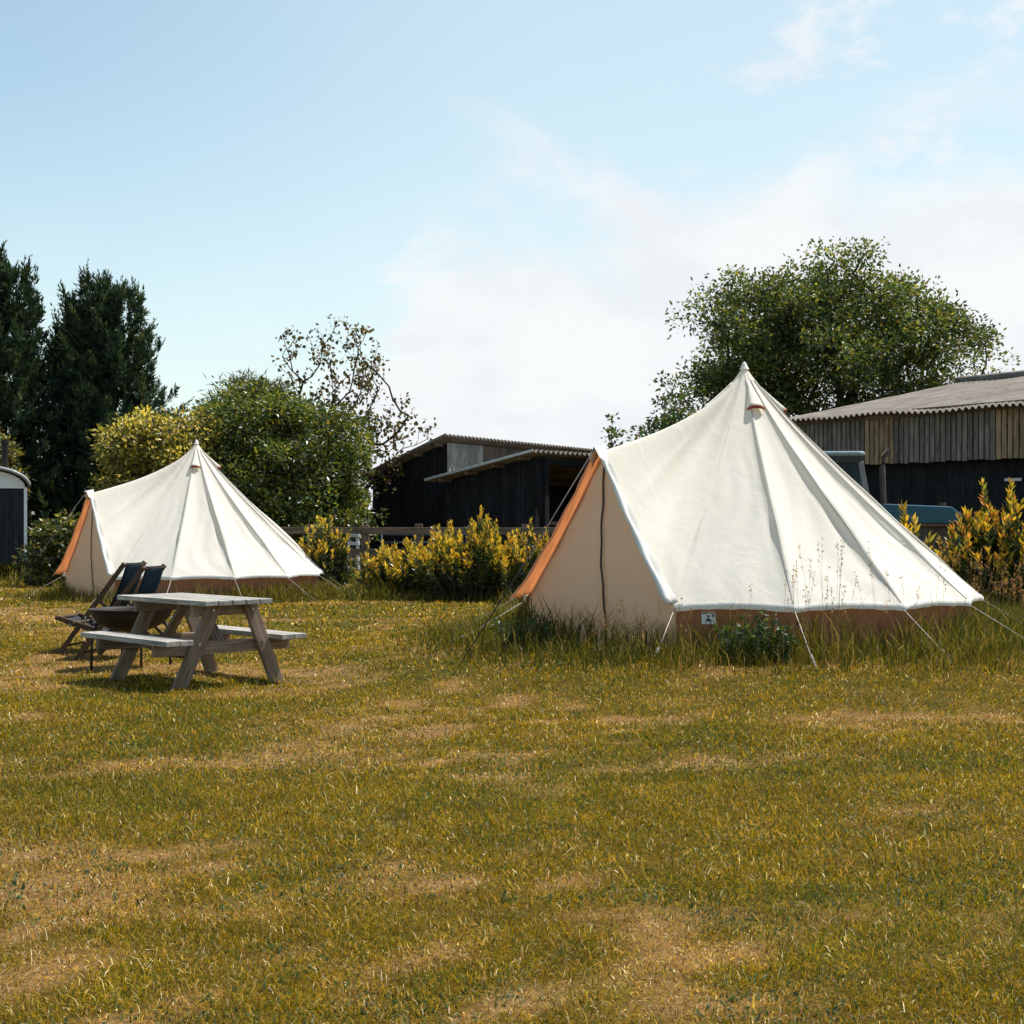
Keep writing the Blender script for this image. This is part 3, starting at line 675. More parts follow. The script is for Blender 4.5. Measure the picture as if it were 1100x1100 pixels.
# ------------------------------------------------------------------ plants
def leaf_mesh(name, p, d, nrm, L, W, col, mat, parent, fold=.0):
    n = len(p); d = d / np.linalg.norm(d, axis=1, keepdims=True); s = np.cross(d, nrm); s /= np.linalg.norm(s, axis=1, keepdims=True) + 1e-9
    up = np.cross(s, d); L = np.broadcast_to(L, n)[:, None]; W = np.broadcast_to(W, n)[:, None]
    Pv = np.empty((n, 4, 3)); Pv[:, 0] = p; Pv[:, 1] = p + d * L * .45 + s * W / 2 + up * fold * W; Pv[:, 2] = p + d * L - up * L * .12; Pv[:, 3] = p + d * L * .45 - s * W / 2 + up * fold * W
    b = np.arange(n)[:, None] * 4; f = np.concatenate([b + np.array([[0, 1, 2]]), b + np.array([[0, 2, 3]])])
    return mesh_np(name, Pv.reshape(-1, 3), [(3, f)], mat, parent, np.repeat(col, 4, 0))
def rdir(n, up=0.0):
    a = rng.normal(size=(n, 3)); a /= np.linalg.norm(a, axis=1, keepdims=True); a[:, 2] += up; return a / np.linalg.norm(a, axis=1, keepdims=True)
def pick(n, pal, w, var=.3):
    k = rng.choice(len(pal), n, p=np.array(w) / sum(w)); return np.array(pal)[k] * (1 - var + 2 * var * rng.random((n, 1)))

def skeleton(trunk, pts, lift=.15):
    """hook every leaf cluster to the nearest part of the growing tree; returns segments and radii"""
    nodes = [V(*p) for p in trunk]; par = [-1] + list(range(len(trunk) - 1)); order = np.argsort(np.linalg.norm(pts - nodes[-1], axis=1)); tips = []
    depth = [0] * len(nodes)
    for i in order:
        p = pts[i]; A = np.array(nodes); dist = np.linalg.norm(A - p, axis=1) + np.maximum(0, A[:, 2] - p[2] + .1) * 1.5
        j = int(np.argmin(dist + .08 * np.array(depth))); q = nodes[j]; mid = (p + q) / 2 + V(0, 0, -lift * np.linalg.norm(p - q) * .5) + rng.normal(0, .06, 3) * np.linalg.norm(p - q)
        nodes.append(mid); par.append(j); depth.append(depth[j] + 1); nodes.append(p); par.append(len(nodes) - 2); depth.append(depth[j] + 2); tips.append(len(nodes) - 1)
    w = np.zeros(len(nodes)); 
    for k in tips: w[k] += 1
    for k in range(len(nodes) - 1, 0, -1): w[par[k]] += w[k]
    return nodes, par, w
def limbs(name, nodes, par, w, r1, parent, mat, pw=.48, rmin=.0):
    b = MB()
    for k in range(1, len(nodes)):
        j = par[k]; ra, rb = r1 * max(w[j], 1) ** pw, r1 * max(w[k], 1) ** pw
        if j >= 0: ra = min(ra, rb * 1.8 + .0)
        b.tube([nodes[j], nodes[k]], [max(ra, rmin), max(rb, rmin)], 6, cap=False)
    return b.build(name, mat, parent, smooth=True)
def in_lobes(n, lobes, shell=.0):
    """points in a union of ellipsoids (c, r), pushed outwards by shell"""
    vol = np.array([l[1][0] * l[1][1] * l[1][2] for l in lobes]); k = rng.choice(len(lobes), n, p=vol / vol.sum()); d = rdir(n); r = rng.random(n) ** (1 / 3) ; r = r * (1 - shell) + shell * np.sqrt(r)
    c = np.array([l[0] for l in lobes])[k]; s = np.array([l[1] for l in lobes])[k]; return c + d * s * r[:, None]
def broadleaf(name, loc, label, trunk, lobes, ncl, nleaf, sig, L, W, pal, wts, mat='leaf', r1=.014, group=None, shell=.5, up=.4, droop=.0, bark='bark', pw=.48, cat='tree', parts=('trunk', 'crown')):
    t = empty(name, loc); tag(t, label, cat, group)
    pts = in_lobes(ncl, lobes, shell); nodes, par, w = skeleton(trunk, pts)
    limbs(parts[0], nodes, par, w, r1, t, M[bark], pw)
    n = ncl * nleaf; c = np.repeat(pts, nleaf, 0); sz = np.repeat(.6 + .8 * rng.random(ncl), nleaf)[:, None]
    off = np.clip(rng.normal(size=(n, 3)), -1.7, 1.7) * V(1, 1, .62) * sig * sz; p = c + off
    d = off / (np.linalg.norm(off, axis=1, keepdims=True) + 1e-6) + rng.normal(size=(n, 3)) * .7; d[:, 2] -= droop
    col = pick(n, pal, wts) * np.repeat(.55 + .9 * rng.random((ncl, 1)), nleaf, 0)
    leaf_mesh(parts[1], p, d, rdir(n, up), L * (.6 + .8 * rng.random(n)), W * (.6 + .8 * rng.random(n)), col, M[mat], t)
    return t
def tz(x, y): return float(gz(x, y))

G1, G2, G3, GY, GB = (.048, .085, .026), (.080, .125, .032), (.14, .17, .036), (.29, .26, .045), (.18, .12, .04)
# the broad tree behind the boarded barn
broadleaf('broadleaf_tree', (10.0, 47, -.45), 'large round broadleaf tree standing behind the grey boarded barn', [(0, 0, 0), (.05, 0, 1.6), (.0, 0, 3.0), (.1, 0, 4.2)],
          [(V(0, 0, 7.0), V(4.3, 3.6, 2.7)), (V(-2.2, 0, 7.8), V(2.3, 2.2, 2.0)), (V(.5, 0, 8.6), V(2.8, 2.4, 1.85)), (V(3.3, 0, 6.9), V(2.1, 2.0, 1.8)), (V(-3.6, 0, 5.3), V(1.8, 1.8, 1.6)), (V(2.6, -.5, 5.1), V(2.7, 2, 1.4)), (V(-4.7, 0, 4.0), V(1.3, 1.3, 1.1)), (V(4.9, .2, 6.1), V(.8, .8, .8))],
          430, 190, .34, .135, .075, [G1, G2, G3, GY, GB], [4, 5, 4, 1.8, .5], r1=.02, bark='bark_dark', shell=.15)
# saplings left of it
for k, (px, Y, topy, lab) in enumerate(((662, 40, 440, 'thin leafy sapling nearest the black barns, behind the tent ridge'), (688, 41, 446, 'small sapling between a thin one and the bushy one behind the tent'), (725, 42, 395, 'bushy dark sapling beside the broad tree, behind the tent ridge'))):
    x = (px - 550) / 1604 * Y; H = EYE + (560 - topy) / 1604 * Y; wd = (.22, .25, .75)[k]
    broadleaf('sapling', (x, Y, 0), lab, [(0, 0, 0), (.05, 0, H * .4), (0, 0, H * .62)], [(V(0, 0, H * .7), V(wd, wd, H * .28)), (V(.05, 0, H * .5), V(wd * 1.5, wd * 1.5, H * .28))], (34, 30, 120)[k], (22, 22, 40)[k], (.10, .10, .22)[k], .14, .08, [G1, G2, GB], [4, 4, 1], r1=.008, group='saplings behind the large tent', bark='bark_dark')
# round evergreen and its yellow-green neighbour behind the far tent
broadleaf('evergreen_bush', (-6.6, 41, 0), 'big round dark green bush right behind the far tent', [(0, 0, 0), (0, 0, 1.0), (0, 0, 2.0)],
          [(V(0, 0, 2.5), V(2.35, 2.2, 2.3)), (V(-.5, 0, 3.9), V(1.6, 1.6, 1.25)), (V(1.2, 0, 3.0), V(1.4, 1.5, 1.6)), (V(-1.6, -.2, 2.6), V(1.3, 1.3, 1.7)), (V(.5, -.3, 1.3), V(2.3, 2, 1.3))],
          420, 150, .25, .135, .065, [(.045, .080, .022), (.080, .115, .026), (.15, .165, .030), (.28, .24, .04)], [4, 5, 4, 2], 'laurel', r1=.010, shell=.8, cat='bush', parts=('stem', 'foliage'))
broadleaf('yellow_bush', (-9.65, 40, 0), 'yellow green bush between the dark conifers and the round bush', [(0, 0, 0), (0, 0, 1.0), (.1, 0, 1.8)],
          [(V(0, 0, 2.4), V(1.35, 1.3, 1.9)), (V(.8, 0, 3.2), V(1.2, 1.1, 1.2)), (V(-.3, 0, 3.4), V(.9, 1, .9))], 230, 110, .24, .135, .07, [(.06, .085, .02), (.19, .18, .03), (.50, .41, .08), (.64, .51, .18)], [2.6, 3, 3.4, 1.6], r1=.010, shell=.75, cat='bush', parts=('stem', 'foliage'))
broadleaf('willowy_tree', (-7.85, 44.5, 0), 'feathery grey green treetop showing above the round bush', [(0, 0, 0), (0, 0, 2.0), (0, 0, 3.6)],
          [(V(0, 0, 4.4), V(1.2, 1.2, 1.3)), (V(.7, 0, 4.5), V(.9, 1, 1.05))], 110, 90, .24, .26, .035, [(.055, .075, .03), (.09, .105, .04), (.15, .13, .05)], [4, 4, 1.4], r1=.010, up=.1)
broadleaf('golden_tree', (-15.9, 43, 0), 'golden green small tree behind the black hut', [(0, 0, 0), (0, 0, 1.4), (0, 0, 2.4)],
          [(V(0, 0, 3.3), V(1.3, 1.2, 1.3)), (V(.6, 0, 2.3), V(1.2, 1.1, 1.6))], 120, 80, .24, .16, .08, [(.06, .08, .02), (.15, .14, .03), (.26, .21, .05), (.25, .15, .06)], [3, 3, 3, 1], r1=.010)
broadleaf('laurel_bush', (-10.0, 33.5, tz(-10, 33.5)), 'low mixed green and yellow bush between black hut and far tent', [(0, 0, 0), (0, 0, .4)],
          [(V(-.1, 0, .8), V(.65, .6, .8)), (V(.45, 0, .7), V(.6, .5, .75)), (V(-.6, .2, .6), V(.5, .5, .7))], 110, 60, .13, .12, .055, [(.03, .05, .015), (.07, .085, .02), (.26, .21, .04), (.34, .27, .08)], [4, 4, 2, 1], 'laurel', r1=.007, shell=.7, cat='bush', parts=('stem', 'foliage'))
# thin young tree with sparse leaves
def sparse_tree():
    t = empty('young_tree', (-4.75, 44.2, 0)); t.scale = (1.15, 1.15, 1.19); tag(t, 'sparse young tree with few bronze leaves, left of black barn', 'tree')
    trunk = [(0, 0, 0), (-.1, 0, .9), (-.3, 0, 1.6)]
    lob = [(V(-.2, 0, 4.4), V(1.1, 1, 1.95)), (V(.35, 0, 5.0), V(.6, .6, 1.4)), (V(-1.5, 0, 4.9), V(.75, .7, 1.35)), (V(1.25, 0, 3.6), V(.85, .7, .75)), (V(.1, 0, 2.6), V(1.2, 1, 1.2)), (V(-.8, 0, 3.2), V(1, .8, 1.3)), (V(.7, 0, 3.2), V(.9, .8, .9))]
    pts = in_lobes(350, lob, .0); nodes, par, w = skeleton(trunk, pts, .25); limbs('trunk', nodes, par, w, .0055, t, M['bark_dark'], .5)
    k = 8; n = len(pts) * k; p = np.repeat(pts, k, 0) + rng.normal(0, .085, (n, 3)); d = rdir(n); d[:, 2] -= .4
    leaf_mesh('crown', p, d, rdir(n), .105 * (.6 + .8 * rng.random(n)), .095 * (.6 + .8 * rng.random(n)), pick(n, [(.05, .052, .016), (.10, .075, .025), (.11, .05, .028), (.16, .14, .03)], [4, 4, 2, 2]), M['leaf'], t)
sparse_tree()

def conifer(x, y, H, rad, label, nb, lean=0, tops=((0, 0, 1.0),)):
    t = empty('conifer', (x, y, 0)); tag(t, label, 'tree', 'dark conifers at the left edge')
    tr = MB(); tr.tube([(0, 0, -.1), (lean * .3, 0, H * .5), (lean, 0, H * .92)], [.30, .17, .02], 8); tr.build('trunk', M['bark_dark'], t, smooth=True)
    P, D, Lh, Cc = [], [], [], []
    th = np.sort(rng.random(nb)) ** .8
    for k in range(nb):
        tx, ty, tf = tops[rng.integers(len(tops))] if th[k] > .55 else (0, 0, 1.0)
        tau = .03 + .97 * th[k]; z0 = H * tf * tau * .97; az_ = rng.random() * 2 * math.pi; big = rng.random() < .22
        L = (rad * (1.02 - tau) ** .55 * (.62 + .30 * rng.random() + (.42 if big else 0)) + .35) * (1 if len(tops) == 1 or tau < .7 else .8)
        ns = 14; s = np.linspace(.15, 1, ns); e0 = -.30 + .62 * tau; cv = .8 + .5 * rng.random()
        px = np.cumsum(np.cos(e0 + s * cv)) * L / ns; pz = np.cumsum(np.sin(e0 + s * cv)) * L / ns
        a2 = az_ + .3 * rng.normal() * s; bx = lean * tau + tx * smooth(.55, .9, tau); by = ty * smooth(.55, .9, tau)
        pos = np.stack([bx + np.cos(a2) * px, by + np.sin(a2) * px, z0 - .3 * L + pz], -1)
        tan = np.gradient(pos, axis=0); tan /= np.linalg.norm(tan, axis=1, keepdims=True)
        # side plumes along the branch, each a feather of slivers
        for q in range(int(5 + 4 * L)):
            i = min(ns - 1, int(ns * (.15 + .85 * rng.random() ** .7))); f = 1 - .6 * (i / ns); pl = (.28 + .42 * rng.random()) * f * (2.0 if i > ns - 3 else 1)
            d0 = tan[i] + rng.normal(0, .55 if i < ns - 2 else .18, 3); d0[2] += .18; d0 /= np.linalg.norm(d0); m = 22; u = rng.random((m, 1))
            c0 = pos[i] + d0 * u * pl; sp = rng.normal(0, 1, (m, 3)); sp -= d0 * (sp @ d0)[:, None]
            P.append(c0 + sp * .022 * (1.3 - u)); D.append(d0 + sp * .42 * (1 - .7 * u)); Lh.append((.11 + .12 * rng.random(m)) * (1.15 - .55 * u[:, 0]))
            base_c = np.array([(.026, .050, .032), (.045, .078, .045), (.078, .112, .058), (.13, .14, .065)])[rng.choice(4, p=[.36, .38, .20, .06])]
            Cc.append(base_c * (.7 + .6 * rng.random((m, 1))))
    P, D, Lh, Cc = map(np.concatenate, (P, D, Lh, Cc)); n = len(P)
    leaf_mesh('crown', P, D, rdir(n, .3), Lh, Lh * .26, Cc, M['conifer'], t)
conifer(-12.45, 46.5, 9.0, 2.9, 'dark conifer with ragged pointed sprays behind the yellow green bush', 420, .0, ((-.55, 0, 1.0), (.1, .2, .985), (.55, -.2, .95), (-1.0, .3, .93)))
conifer(-15.7, 46, 9.9, 2.6, 'tallest dark conifer at the left edge, rising behind the hut', 400, -.1, ((-.5, 0, 1.0), (.45, .1, .93)))
conifer(-14.1, 48.5, 8.2, 2.5, 'lower dark conifer filling the gap between the two tall ones', 260)

# shrubs with golden shoot tips
def tip_shrub(x, y, shoots, hgt, rad, label, leafL=.10, gold=.20, flame=0.0, name='golden_shrub', peaks=None, dens=1.45):
    t = empty(name, (x, y, tz(x, y))); tag(t, label, 'shrub', 'golden tipped shrubs in front of the fence')
    st = MB(); P, D, Lh, Cc = [], [], [], []
    for k in range(shoots):
        a = rng.random() * 2 * math.pi; r0 = math.sqrt(rng.random()); bx, by = math.cos(a) * r0 * rad, math.sin(a) * r0 * rad * .8
        h = hgt * (1 - .55 * r0 ** 1.7) * (.62 + .42 * rng.random())
        if peaks:
            h = max(hgt * ph * math.exp(-((bx - pc_) / pw_) ** 2) for pc_, pw_, ph in peaks) * (.64 + .38 * rng.random()); h *= (1 - .45 * (abs(by) / rad) ** 2); h = max(h, hgt * .3)
        b = V(bx * .45, by * .45, 0); tip = V(bx + rng.normal(0, .09), by + rng.normal(0, .08), h); mid = V(bx * .85, by * .85, h * .45)
        ss = np.linspace(0, 1, 7); pts = [b * (1 - s) ** 2 + mid * 2 * s * (1 - s) + tip * s * s for s in ss]
        st.tube(pts, [.012, .011, .010, .008, .007, .005, .003], 5, cap=False)
        m = int(h / .021 * dens); s = .22 + .78 * rng.random(m) ** .8; s = s[:, None]; p = b * (1 - s) ** 2 + mid * 2 * s * (1 - s) + tip * s * s; tn = 2 * (1 - s) * (mid - b) + 2 * s * (tip - mid); tn /= np.linalg.norm(tn, axis=1, keepdims=True)
        rd = rdir(m); rd -= tn * (rd * tn).sum(1, keepdims=True); rd /= np.linalg.norm(rd, axis=1, keepdims=True)
        d = rd * (1.05 - .45 * s) + tn * (.35 + .75 * s); dist = (1 - s[:, 0]) * h
        isg = rng.random(m) < np.clip(1.35 - dist / gold, 0, 1) * (.95 if h > hgt * .45 else .14)
        cg = pick(m, [(.68, .43, .030), (.82, .56, .07), (.36, .35, .04), (.70, .29, .05)], [4, 3, 3, .15 + 5 * flame]); cd = pick(m, [(.030, .048, .014), (.05, .075, .018), (.095, .10, .022)], [4, 4, 2])
        P.append(p); D.append(d); Lh.append(leafL * (.6 + .7 * rng.random(m)) * (1.1 - .35 * s[:, 0] ** 6)); Cc.append(np.where(isg[:, None], cg, cd))
    st.build('stem', M['bark'], t, smooth=True); P, D, Lh, Cc = map(np.concatenate, (P, D, Lh, Cc)); n = len(P)
    leaf_mesh('foliage', P, D, rdir(n, .5), Lh, Lh * .31, Cc, M['laurel'], t)
def px2(px, Y): return (px - 550) / 1604 * Y
tip_shrub(px2(347, 30), 30, 62, 1.72, .58, 'golden tipped shrub beside the far tent, in front of the fence', .105)
tip_shrub(px2(398, 28.4), 28.4, 22, 1.05, .30, 'slim low golden shrub, one leafy spike in front of a fence post', .09)
tip_shrub(px2(435, 28), 28, 120, 1.18, .72, 'low spreading golden shrub left of the tallest one', .10, peaks=[(-.3, .36, .92), (.12, .32, 1.05), (.5, .36, .85)])
tip_shrub(px2(505, 27.5), 27.5, 250, 1.72, 1.18, 'tallest golden shrub, two peaks, in front of the black barns', .105, peaks=[(-.45, .44, .88), (.22, .40, 1.06), (.75, .46, .76), (-.9, .35, .58)], gold=.27)
tip_shrub(px2(572, 26.5), 26.5, 56, 1.55, .6, 'bronze tipped shrub right beside the sunglow-tinted flap of the near tent', .10, flame=.3, gold=.25)
tip_shrub(px2(1075, 20.4), 20.4, 190, 1.98, .95, 'big orange tipped shrub at the right edge beside the near tent', .12, flame=.35, gold=.24, dens=1.2)
tip_shrub(px2(975, 21.5), 21.5, 16, 1.85, .38, 'small golden shoots poking up behind the near tent, before the tractor', .16, gold=.5, dens=.8)

# weeds and seeding grass beside the near tent
def weed(x, y, n, h, rad, label):
    t = empty('weed_clump', (x, y, tz(x, y))); tag(t, label, 'weed'); P, D, Lh = [], [], []; st = MB()
    for k in range(n):
        a = rng.random() * 6.283; r0 = math.sqrt(rng.random()) * rad; b = V(math.cos(a) * r0, math.sin(a) * r0 * .6, 0); tip = b * 1.25 + V(0, 0, h * (.55 + .5 * rng.random()) * (1 - .4 * (r0 / rad) ** 2)); st.tube([b, (b + tip) / 2, tip], [.003, .0025, .0015], 4, cap=False, col=(.06, .085, .025))
        m = 22; s = rng.random((m, 1)); P.append(b + (tip - b) * (.15 + .85 * s)); d = rdir(m, .35); D.append(d); Lh.append(.03 + .045 * rng.random(m))
    P, D, Lh = map(np.concatenate, (P, D, Lh)); st.build('stem', M['leaf'], t); m = len(P)
    leaf_mesh('foliage', P, D, rdir(m, .6), Lh, Lh * .42, pick(m, [(.03, .055, .016), (.05, .085, .022), (.08, .11, .03)], [4, 4, 2]), M['leaf'], t)
weed(2.16, 13.2, 64, .48, .30, 'dark green leafy weed clump against the near tent wall')
weed(.15, 14.55, 30, .40, .30, 'dark weeds in the shade beside the near tent door')
def seeds(name, spots, label, hmin, hmax, col):
    st = MB(); P, D, Lh = [], [], []
    for x, y in spots:
        h = random.uniform(hmin, hmax); z = tz(x, y); lx, ly = rng.normal(0, .09, 2) * h; b = V(x, y, z); tip = V(x + lx, y + ly, z + h); mid = (b + tip) / 2 + V(lx * -.15, 0, 0)
        st.tube([b, mid, tip], [.0016, .0013, .0008], 3, cap=False, col=(.40, .28, .12))
        m = 12; s = 1 - .22 * rng.random((m, 1)); P.append(b + (tip - b) * s + rng.normal(0, .006, (m, 3))); d = rdir(m, .9); D.append(d); Lh.append(np.full(m, .022))
    o = st.build(name, M['seed']); P, D, Lh = map(np.concatenate, (P, D, Lh)); m = len(P)
    s = leaf_mesh('seed_heads', P, D, rdir(m), Lh * (.7 + .8 * rng.random(m)), .010, pick(m, col, [1] * len(col)), M['seed'], o)
    tag(o, label, 'seeding grass', kind='stuff'); s['kind'] = 'stuff'
sp = [(random.gauss(2.72, .26), random.uniform(12.5, 13.4)) for _ in range(26)] + [(random.uniform(2.2, 3.9), random.uniform(12.6, 13.5)) for _ in range(8)]
seeds('seeding_grass', sp, 'tall thin seeding grass stalks standing before the near tent', .55, 1.15, [(.42, .24, .10), (.30, .17, .08), (.50, .36, .18)])
sp = [(random.gauss(6.0, .5), random.uniform(14.8, 18.5)) for _ in range(240)] 
seeds('seeding_grass', sp, 'reddish brown dry seeding grass at the right end of the near tent', .45, .95, [(.42, .20, .09), (.33, .15, .08), (.48, .30, .14)])
sp = [(random.uniform(.7, 1.6), random.uniform(13.0, 13.9)) for _ in range(34)]
seeds('seeding_grass', sp, 'short brown seeding grass in front of the near tent door', .30, .58, [(.22, .13, .06), (.30, .19, .09), (.14, .10, .05)])

# ------------------------------------------------------------------ barns
def corrugated(mb, p, e, Le, s, Ls, nrm, pitch=.15, amp=.03, th=.012, sag=None):
    """sheet from p: waves run along e, sheets lie along s"""
    n = int(Le / pitch * 8); a = np.linspace(0, Le, n + 1); rows = 14; P = np.empty((rows + 1, n + 1, 3))
    for i in range(rows + 1):
        b = Ls * i / rows; lap = .012 * ((i % 3) / 3)
        w = (amp * np.cos(a / pitch * 2 * math.pi))[:, None] * nrm
        P[i] = p + a[:, None] * e + b * s + w + nrm * lap + (sag(a, b)[:, None] * V(0, 0, 1) if sag else 0)
    mb.grid(P); mb.grid((P - nrm * th)[:, ::-1])
    mb.grid(np.stack([P[0], (P - nrm * th)[0]], 0)[:, ::-1]); mb.grid(np.stack([P[-1], (P - nrm * th)[-1]], 0))
def boards(mb, p, e, L, z0f, z1f, out, pitch=.14, gap=.012, th=.022, tint=None, jitter=.0):
    k = 0; a = 0
    while a < L - .02:
        w = min(pitch, L - a); c = p + e * (a + w / 2); am = a + w / 2; g = random.uniform(.7, 1.2); tn = tint(am) if tint else V(1, 1, 1)
        mb.beam(c + V(0, 0, z0f(am) + random.uniform(-jitter, jitter)) + out * (.004 if k % 2 else 0), c + V(0, 0, z1f(am)) + out * (.004 if k % 2 else 0), w - gap, th, tuple(out), tuple(tn * g)); a += pitch; k += 1
def mono_barn(K, e1, L1, L2, zh, zl, label, openfront=None, clad=False):
    e1 = unit(V(e1[0], e1[1], 0)); e2 = V(-e1[1], e1[0], 0); K = V(K[0], K[1], 0); t = empty('barn', tuple(K)); tag(t, label, 'barn', 'black boarded barns behind the fence')
    O = V(0, 0, 0); slope = unit(e2 * L2 + V(0, 0, zl - zh)); nrm = unit(np.cross(e1, slope)); nrm = nrm if nrm[2] > 0 else -nrm
    zt = lambda a: zh + (zl - zh) * a / L2
    w = MB(); boards(w, O, e2, L2, lambda a: 0, lambda a: zt(a) - .05, -e1, .16); w.build('side_wall', M['black'], t)
    w = MB(); boards(w, O + e1 * L1, e2, L2, lambda a: 0, lambda a: zt(a) - .05, e1, .16); w.build('side_wall', M['black'], t)
    w = MB(); boards(w, O + e2 * L2, e1, L1, lambda a: 0, lambda a: zl - .05, e2, .2); w.build('back_wall', M['black'], t)
    w = MB()
    if openfront:
        boards(w, O, e1, openfront, lambda a: 0, lambda a: zh - .05, -e2, .16); 
        w.build('front_wall', M['black'], t)
        p = MB()
        a = openfront + .1
        while a < L1: p.beam(O + e1 * a, O + e1 * a + V(0, 0, zh - .06), .18, .18, tuple(e2)); a += 2.6
        p.beam(O + e1 * openfront + V(0, 0, zh - .16) - e2 * .02, O + e1 * L1 + V(0, 0, zh - .16) - e2 * .02, .08, .16); p.build('post', M['black'], t)
        r = MB()
        for zz in (.5, .95, 1.4): r.beam(O + e1 * openfront + V(0, 0, zz) + e2 * .1, O + e1 * L1 + V(0, 0, zz) + e2 * .1, .04, .1)
        r.build('rail', M['fence'], t)
    else:
        boards(w, O, e1, L1, lambda a: 0, lambda a: zh - .05 - (1.05 if clad else 0), -e2, .16); w.build('front_wall', M['black'], t)
    if clad:
        c = MB(); boards(c, O - e2 * .03, e1, L1, lambda a: zh - 1.10, lambda a: zh - .03, -e2, .20, .01, tint=lambda a: V(1.75, 1.85, 1.95) if a < 2.2 else V(.72, .64, .58)); c.build('cladding', M['boards'], t)
    r = MB(); ov = .35; corrugated(r, O - e1 * .55 - slope * ov + V(0, 0, zh + .04), e1, L1 + .9, slope, L2 / abs(slope @ e2) + ov + .3, nrm, .23, .045); r.build('roof', M['soffit'], t, smooth=True)
    pl = MB()
    for i in range(4):
        q = O - e1 * .5 + slope * (.15 + i * (L2 - .3) / 3) + V(0, 0, zh - .05); pl.beam(q, q + e1 * (L1 + .8), .06, .10)
    pl.build('purlin', M['fence'], t)
    vb = MB(); q = O - e1 * .58 - slope * ov + V(0, 0, zh + .05); vb.beam(q, q + slope * (L2 + ov + .35), .03, .07, tuple(nrm)); vb.build('verge_strip', M['galv'] if openfront else M['soffit'], t)
    return t
mono_barn((-1.95, 44.4), (.466, .885), 13, 2.6, 3.82, 2.80, 'taller black barn with grey upper boards and tin roof', clad=True)
mono_barn((.62, 40.3), (.60, .80), 7.5, 3.12, 3.22, 2.62, 'lower black shed with open front, just right of the taller barn', openfront=.35)
# boarded barn at right
def gable_barn():
    P0 = V(10.15, 30.0, 0); e = unit(V(-.537, .844, 0)); P0 = P0 - e * 6; Lw = 12.4; nb = V(e[1], -e[0], 0); nb = nb if nb[1] > 0 else -nb      # nb runs to the back
    t = empty('barn', tuple(P0)); tag(t, 'long barn with weathered vertical boards and wavy grey roof', 'barn')
    O = V(0, 0, 0); W = 12.0; ze, zr, zc = 3.86, 5.05, 2.72; out = -nb
    def tint(a):
        b = 12.4 - a                            # from the far end
        return V(1.7, 1.28, .86) if (2.25 < b < 3.1 or 5.9 < b < 7.4) else V(1.05, 1.0, .96)
    c = MB(); boards(c, O, e, Lw, lambda a: zc, lambda a: ze - .1, out, .145, .035, .03, tint, .02); c.build('cladding', M['boards'], t)
    c = MB(); c.beam(O + nb * .12 + V(0, 0, (zc + ze) / 2), O + e * Lw + nb * .12 + V(0, 0, (zc + ze) / 2), .02, ze - zc); c.build('backing', M['black'], t)
    w = MB(); boards(w, O + nb * .35, e, Lw, lambda a: 0, lambda a: zc + .2, out, .3, .004); w.build('lower_wall', M['black'], t)
    w = MB(); boards(w, O + e * Lw, nb, W, lambda a: 0, lambda a: ze + (zr - ze) * (1 - abs(a - W / 2) / (W / 2)) - .05, e, .2); w.build('end_wall', M['black'], t)
    w = MB(); boards(w, O, nb, W, lambda a: 0, lambda a: ze + (zr - ze) * (1 - abs(a - W / 2) / (W / 2)) - .05, -e, .2); w.build('end_wall', M['black'], t)
    w = MB(); boards(w, O + nb * W, e, Lw, lambda a: 0, lambda a: ze, nb, .3); w.build('back_wall', M['black'], t)
    b = MB(); b.beam(O - nb * .06 + V(0, 0, ze - .06), O + e * Lw - nb * .06 + V(0, 0, ze - .06), .06, .16); b.build('eave_beam', M['fence'], t)
    for sgn in (0, 1):
        s = unit(nb * W / 2 + V(0, 0, zr - ze)) if not sgn else unit(-nb * W / 2 + V(0, 0, zr - ze)); o = O + V(0, 0, ze) if not sgn else O + nb * W + V(0, 0, ze); nr = unit(np.cross(e, s)); nr = nr if nr[2] > 0 else -nr
        r = MB(); corrugated(r, o - s * .35 - e * .3, e, Lw + .6, s, W / 2 * 1.03 + .33, nr, .17, .032, .015, sag=lambda a, b: .03 * np.sin(a * .7 + b * .3) + .02 * np.sin(a * 2.1)); r.build('roof', M['sheet'], t, smooth=True)
    rc = MB(); rc.tube([O + nb * W / 2 - e * .3 + V(0, 0, zr + .04), O + nb * W / 2 + e * (Lw + .3) + V(0, 0, zr + .04)], .12, 10); rc.build('ridge_cap', M['sheet'], t, smooth=True)
    for a, zz, L in ((6.55, 2.30, .42), (5.8, 1.72, 1.0)):
        sg = MB(); q = O + e * a + nb * .30 + V(0, 0, zz); sg.beam(q, q - e * L, .03, .06); sg.build('metal_strap', M['galv'], t)
gable_barn()
# small far shed left of the barns
def small_shed():
    t = empty('shed', (-5.2, 50, 0)); tag(t, 'small low shed with pale roof, far behind at left of the barns', 'shed')
    b = MB(); boards(b, V(-1.2, 0, 0), V(1, 0, 0), 2.6, lambda a: 0, lambda a: 1.9, V(0, -1, 0), .2); boards(b, V(-1.2, 2, 0), V(1, 0, 0), 2.6, lambda a: 0, lambda a: 1.9, V(0, 1, 0), .2); boards(b, V(-1.2, 0, 0), V(0, 1, 0), 2, lambda a: 0, lambda a: 1.9 + .5 * (1 - abs(a - 1)), V(-1, 0, 0), .2); boards(b, V(1.4, 0, 0), V(0, 1, 0), 2, lambda a: 0, lambda a: 1.9 + .5 * (1 - abs(a - 1)), V(1, 0, 0), .2); b.build('wall', M['black'], t)
    r = MB()
    for s, y0 in ((1, -.2), (-1, 2.2)):
        sl = unit(V(0, s, .5)); nn = unit(V(0, -s * .5, 1)); corrugated(r, V(-1.4, y0, 1.84), V(1, 0, 0), 3.0, sl, 1.36, nn, .15, .02)
    r.build('roof', M['hut_roof'], t, smooth=True)
